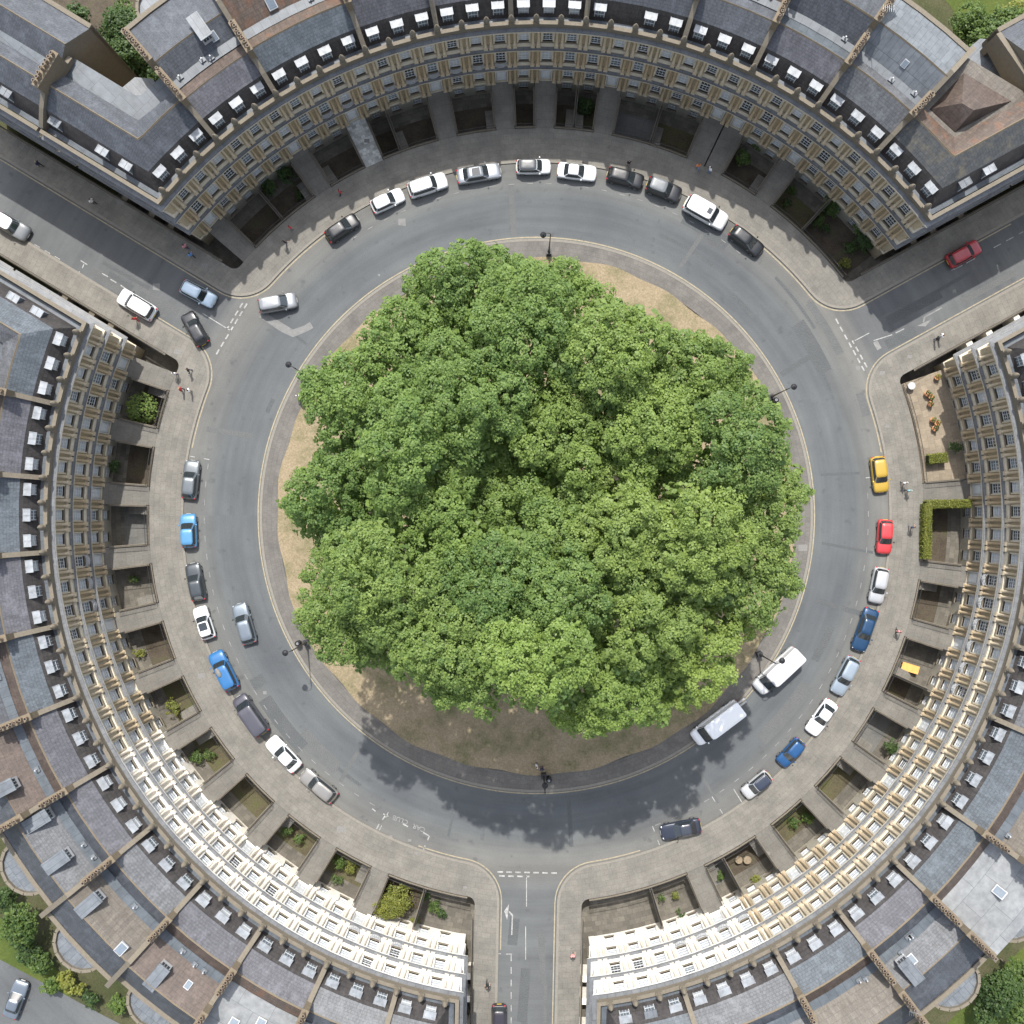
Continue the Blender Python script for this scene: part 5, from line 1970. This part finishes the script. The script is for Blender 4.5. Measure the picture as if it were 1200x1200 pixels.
car(798, 972, 'coupe', (.022, .028, .045), 'dark navy convertible at the bottom of the right row', 191, 4.5, .2, roof=(.03, .036, .05), soft=True)
car(911, 786, 'van', (.50, .51, .52), 'upper white panel van parked against the island, under a lamp post', 223, 6.2)
car(840, 847, 'van', (.75, .76, .77), 'lower white panel van parked against the island, boards sticking out behind', 217, 6.3, extra='rack')
car(585, 1200, 'hatch', (.025, .022, .03), 'dark car with yellow plate at the bottom edge in the bottom street', -90, 4.2)
car(1130, 297, 'hatch', (.30, .02, .03), 'dark red car parked in the upper right street', 208.8 - 180 + 0, 4.0)
car(3, 1186, 'saloon', (.13, .155, .185), 'silver blue car at the lower left corner in the lane', 70, 4.4, .4).location.z = PITZ - .08

# ------------------------------------------------------------------ people
def person_mesh(step, arm):
    me = bpy.data.meshes.new('person')
    J = {'pel': (0, 0, .95), 'bel': (0, .01, 1.12), 'che': (0, 0, 1.34), 'nek': (0, .0, 1.49), 'hd0': (0, .02, 1.58), 'hd1': (0, .025, 1.68), 'hd2': (0, .01, 1.74)}
    rad = {'pel': .14, 'bel': .12, 'che': .15, 'nek': .058, 'hd0': .085, 'hd1': .105, 'hd2': .085}
    E = [('pel', 'bel'), ('bel', 'che'), ('che', 'nek'), ('nek', 'hd0'), ('hd0', 'hd1'), ('hd1', 'hd2')]
    for s_, q in ((-1, 1), (1, -1)):
        k = 'L' if s_ < 0 else 'R'
        J.update({'hip' + k: (s_ * .1, 0, .9), 'kne' + k: (s_ * .1, q * step * .35 + .03, .5), 'ank' + k: (s_ * .1, q * step * .8 - .02, .09), 'toe' + k: (s_ * .11, q * step * .8 + .16, .05),
                  'sho' + k: (s_ * .19, 0, 1.41), 'elb' + k: (s_ * .25, -q * arm * .3, 1.14), 'wri' + k: (s_ * .26, -q * arm * .5 + .1, .9), 'han' + k: (s_ * .25, -q * arm * .5 + .14, .8)})
        rad.update({'hip' + k: .1, 'kne' + k: .065, 'ank' + k: .05, 'toe' + k: .042, 'sho' + k: .068, 'elb' + k: .048, 'wri' + k: .035, 'han' + k: .038})
        E += [('pel', 'hip' + k), ('hip' + k, 'kne' + k), ('kne' + k, 'ank' + k), ('ank' + k, 'toe' + k), ('che', 'sho' + k), ('sho' + k, 'elb' + k), ('elb' + k, 'wri' + k), ('wri' + k, 'han' + k)]
    ks = list(J)
    me.from_pydata([J[k] for k in ks], [(ks.index(a), ks.index(b)) for a, b in E], [])
    o = bpy.data.objects.new('person_builder', me)
    COL.objects.link(o)
    md = o.modifiers.new('skin', 'SKIN')
    for i, k in enumerate(ks):
        v = me.skin_vertices[0].data[i]
        v.radius = (rad[k] * (1.25 if k in ('che', 'bel', 'pel') else 1), rad[k])
        v.use_root = k == 'pel'
    sd = o.modifiers.new('sub', 'SUBSURF')
    sd.levels = 1
    dg_ = bpy.context.evaluated_depsgraph_get()
    res = bpy.data.meshes.new_from_object(o.evaluated_get(dg_))
    bpy.data.objects.remove(o)
    for f in res.polygons:
        f.use_smooth = True
        c = f.center
        if c.z > 1.52:
            f.material_index = 1 if (c.z > 1.70 or c.y < -.01) else 0
        elif c.z < .1:
            f.material_index = 4
        elif abs(c.x) > .2 and c.z < 1.2:
            f.material_index = 0
        elif c.z > .93:
            f.material_index = 2
        else:
            f.material_index = 3
    return res


PM = [person_mesh(.0, .05), person_mesh(.26, .35), person_mesh(.16, .2)]
CL = {}


def cloth(c):
    if c not in CL:
        CL[c] = M_plain('cloth', c, .85, .1, 8)
    return CL[c]


SKIN = M_plain('skin', (.45, .28, .2), .6, 0)
W_, K_, Rd, Bl, Gy, Tn, Pk, Nv = (.75, .75, .75), (.02, .02, .022), (.5, .04, .05), (.12, .25, .5), (.2, .2, .22), (.4, .32, .22), (.6, .25, .28), (.03, .04, .09)
PEOPLE = [(45, 192, 150, Nv, K_, 1, 'navy top walking along the upper left street pavement'), (108, 236, 140, W_, K_, 2, 'white top and black trousers on upper left street pavement'),
          (217, 289, 130, Pk, Nv, 2, 'pink top near the corner of the upper left street'), (224, 299, 130, Bl, K_, 1, 'blue top just behind a pink top at upper left corner'),
          (398, 225, 30, Rd, K_, 1, 'dark red top below the upper terrace left paths'), (340, 267, 60, Rd, Gy, 0, 'bright red top on upper left pavement'),
          (334, 284, 60, K_, Gy, 1, 'black top on upper left pavement below a red top'), (221, 434, 200, K_, Nv, 1, 'black clothes at the corner below the upper left street'),
          (212, 456, 180, Rd, K_, 2, 'red top at the corner of left terrace pavement'), (222, 458, 180, W_, Tn, 0, 'white top beside a red top on left terrace pavement'),
          (205, 438, 90, W_, Gy, 0, 'white top by the railing end at left corner'), (158, 374, 100, Rd, Rd, 2, 'red coat behind the white off roader in upper left street'),
          (1098, 397, 0, K_, Gy, 0, 'black top, left of a pair in upper right street'), (1103, 394, 0, W_, Gy, 1, 'white top, right of a pair in upper right street'),
          (1060, 566, -90, W_, Gy, 1, 'white top beside the yellow car'), (1065, 575, -90, (.2, .5, .55), Nv, 2, 'teal top beside the yellow car'),
          (1069, 618, 90, Nv, Gy, 1, 'navy top beside the red car'), (1053, 740, 60, Pk, K_, 1, 'pink top beside the dark blue saloon'),
          (737, 191, -90, K_, Gy, 2, 'black top behind a black hatchback in upper row'), (818, 195, 90, (.6, .2, .08), Bl, 1, 'orange top and blue trousers near the upper terrace'),
          (832, 199, 20, W_, Bl, 0, 'white top near the upper terrace shrubs'), (629, 897, 200, W_, Nv, 0, 'white top at the bottom edge of the dry grass'),
          (635, 901, 100, Nv, (.12, .02, .1), 0, 'purple clothes at the bottom edge of the dry grass'), (923, 627, 60, (.6, .65, .8), Bl, 0, 'pale blue top on island edge by the trees, right side'),
          (353, 468, 90, Rd, W_, 0, 'red top at the left tree edge on island pavement'), (350, 464, 90, W_, Tn, 2, 'white top at the left tree edge on island pavement'),
          (571, 1155, 80, K_, K_, 1, 'black clothes walking on left pavement of bottom street'), (671, 1119, 90, (.7, .3, .3), Gy, 1, 'light red top on right pavement of bottom street')]
for i, (x, y, h, topc, trc, pose, lab) in enumerate(PEOPLE):
    p = P(x, y, .9)
    rr_ = math.hypot(p.x, p.y)
    o = ob('person', PM[pose])
    o.location = (p.x, p.y, .0 if rr_ > 28.7 else .06)
    o.rotation_euler = (0, 0, D2R(h - 90))
    hair = random.choice([(.03, .02, .015), (.12, .07, .03), (.3, .22, .12), (.05, .04, .03)])
    while len(o.data.materials) < 5:
        o.data.materials.append(None)
    for k, mm in enumerate((SKIN, cloth(hair), cloth(topc), cloth(trc), cloth(K_))):
        o.material_slots[k].link = 'OBJECT'
        o.material_slots[k].material = mm
    tag(o, 'person in ' + lab, 'person')

# ------------------------------------------------------------------ light
EL, SHX = 57.5, .09
w = bpy.data.worlds.new('World')
sc.world = w
w.use_nodes = True
nt = w.node_tree
nt.nodes.clear()
sky = nt.nodes.new('ShaderNodeTexSky')
sky.sky_type = 'NISHITA'
sky.sun_disc = False
sky.sun_elevation = D2R(EL)
sd = Vector((-SHX, 1, 0)).normalized()
sky.sun_rotation = math.atan2(sd.x, sd.y)
sky.air_density = 1.0
sky.dust_density = 2.0
bg = nt.nodes.new('ShaderNodeBackground')
bg.inputs[1].default_value = .15
ow = nt.nodes.new('ShaderNodeOutputWorld')
hs = nt.nodes.new('ShaderNodeHueSaturation')
hs.inputs['Saturation'].default_value = .5
nt.links.new(sky.outputs[0], hs.inputs['Color'])
nt.links.new(hs.outputs[0], bg.inputs[0])
nt.links.new(bg.outputs[0], ow.inputs[0])
sl = bpy.data.lights.new('sun', 'SUN')
sl.energy = 2.6
sl.angle = D2R(.55)
sl.color = (1, .96, .90)
so = bpy.data.objects.new('sun', sl)
dirv = Vector((sd.x * math.cos(D2R(EL)), sd.y * math.cos(D2R(EL)), math.sin(D2R(EL))))
so.rotation_euler = dirv.to_track_quat('Z', 'Y').to_euler()
so.location = dirv * 200
COL.objects.link(so)
sc.view_settings.view_transform = 'Standard'
sc.view_settings.look = 'None'
sc.view_settings.gamma = 1
sc.view_settings.exposure = 1.27
sc.cycles.max_bounces = 7
sc.cycles.transparent_max_bounces = 4
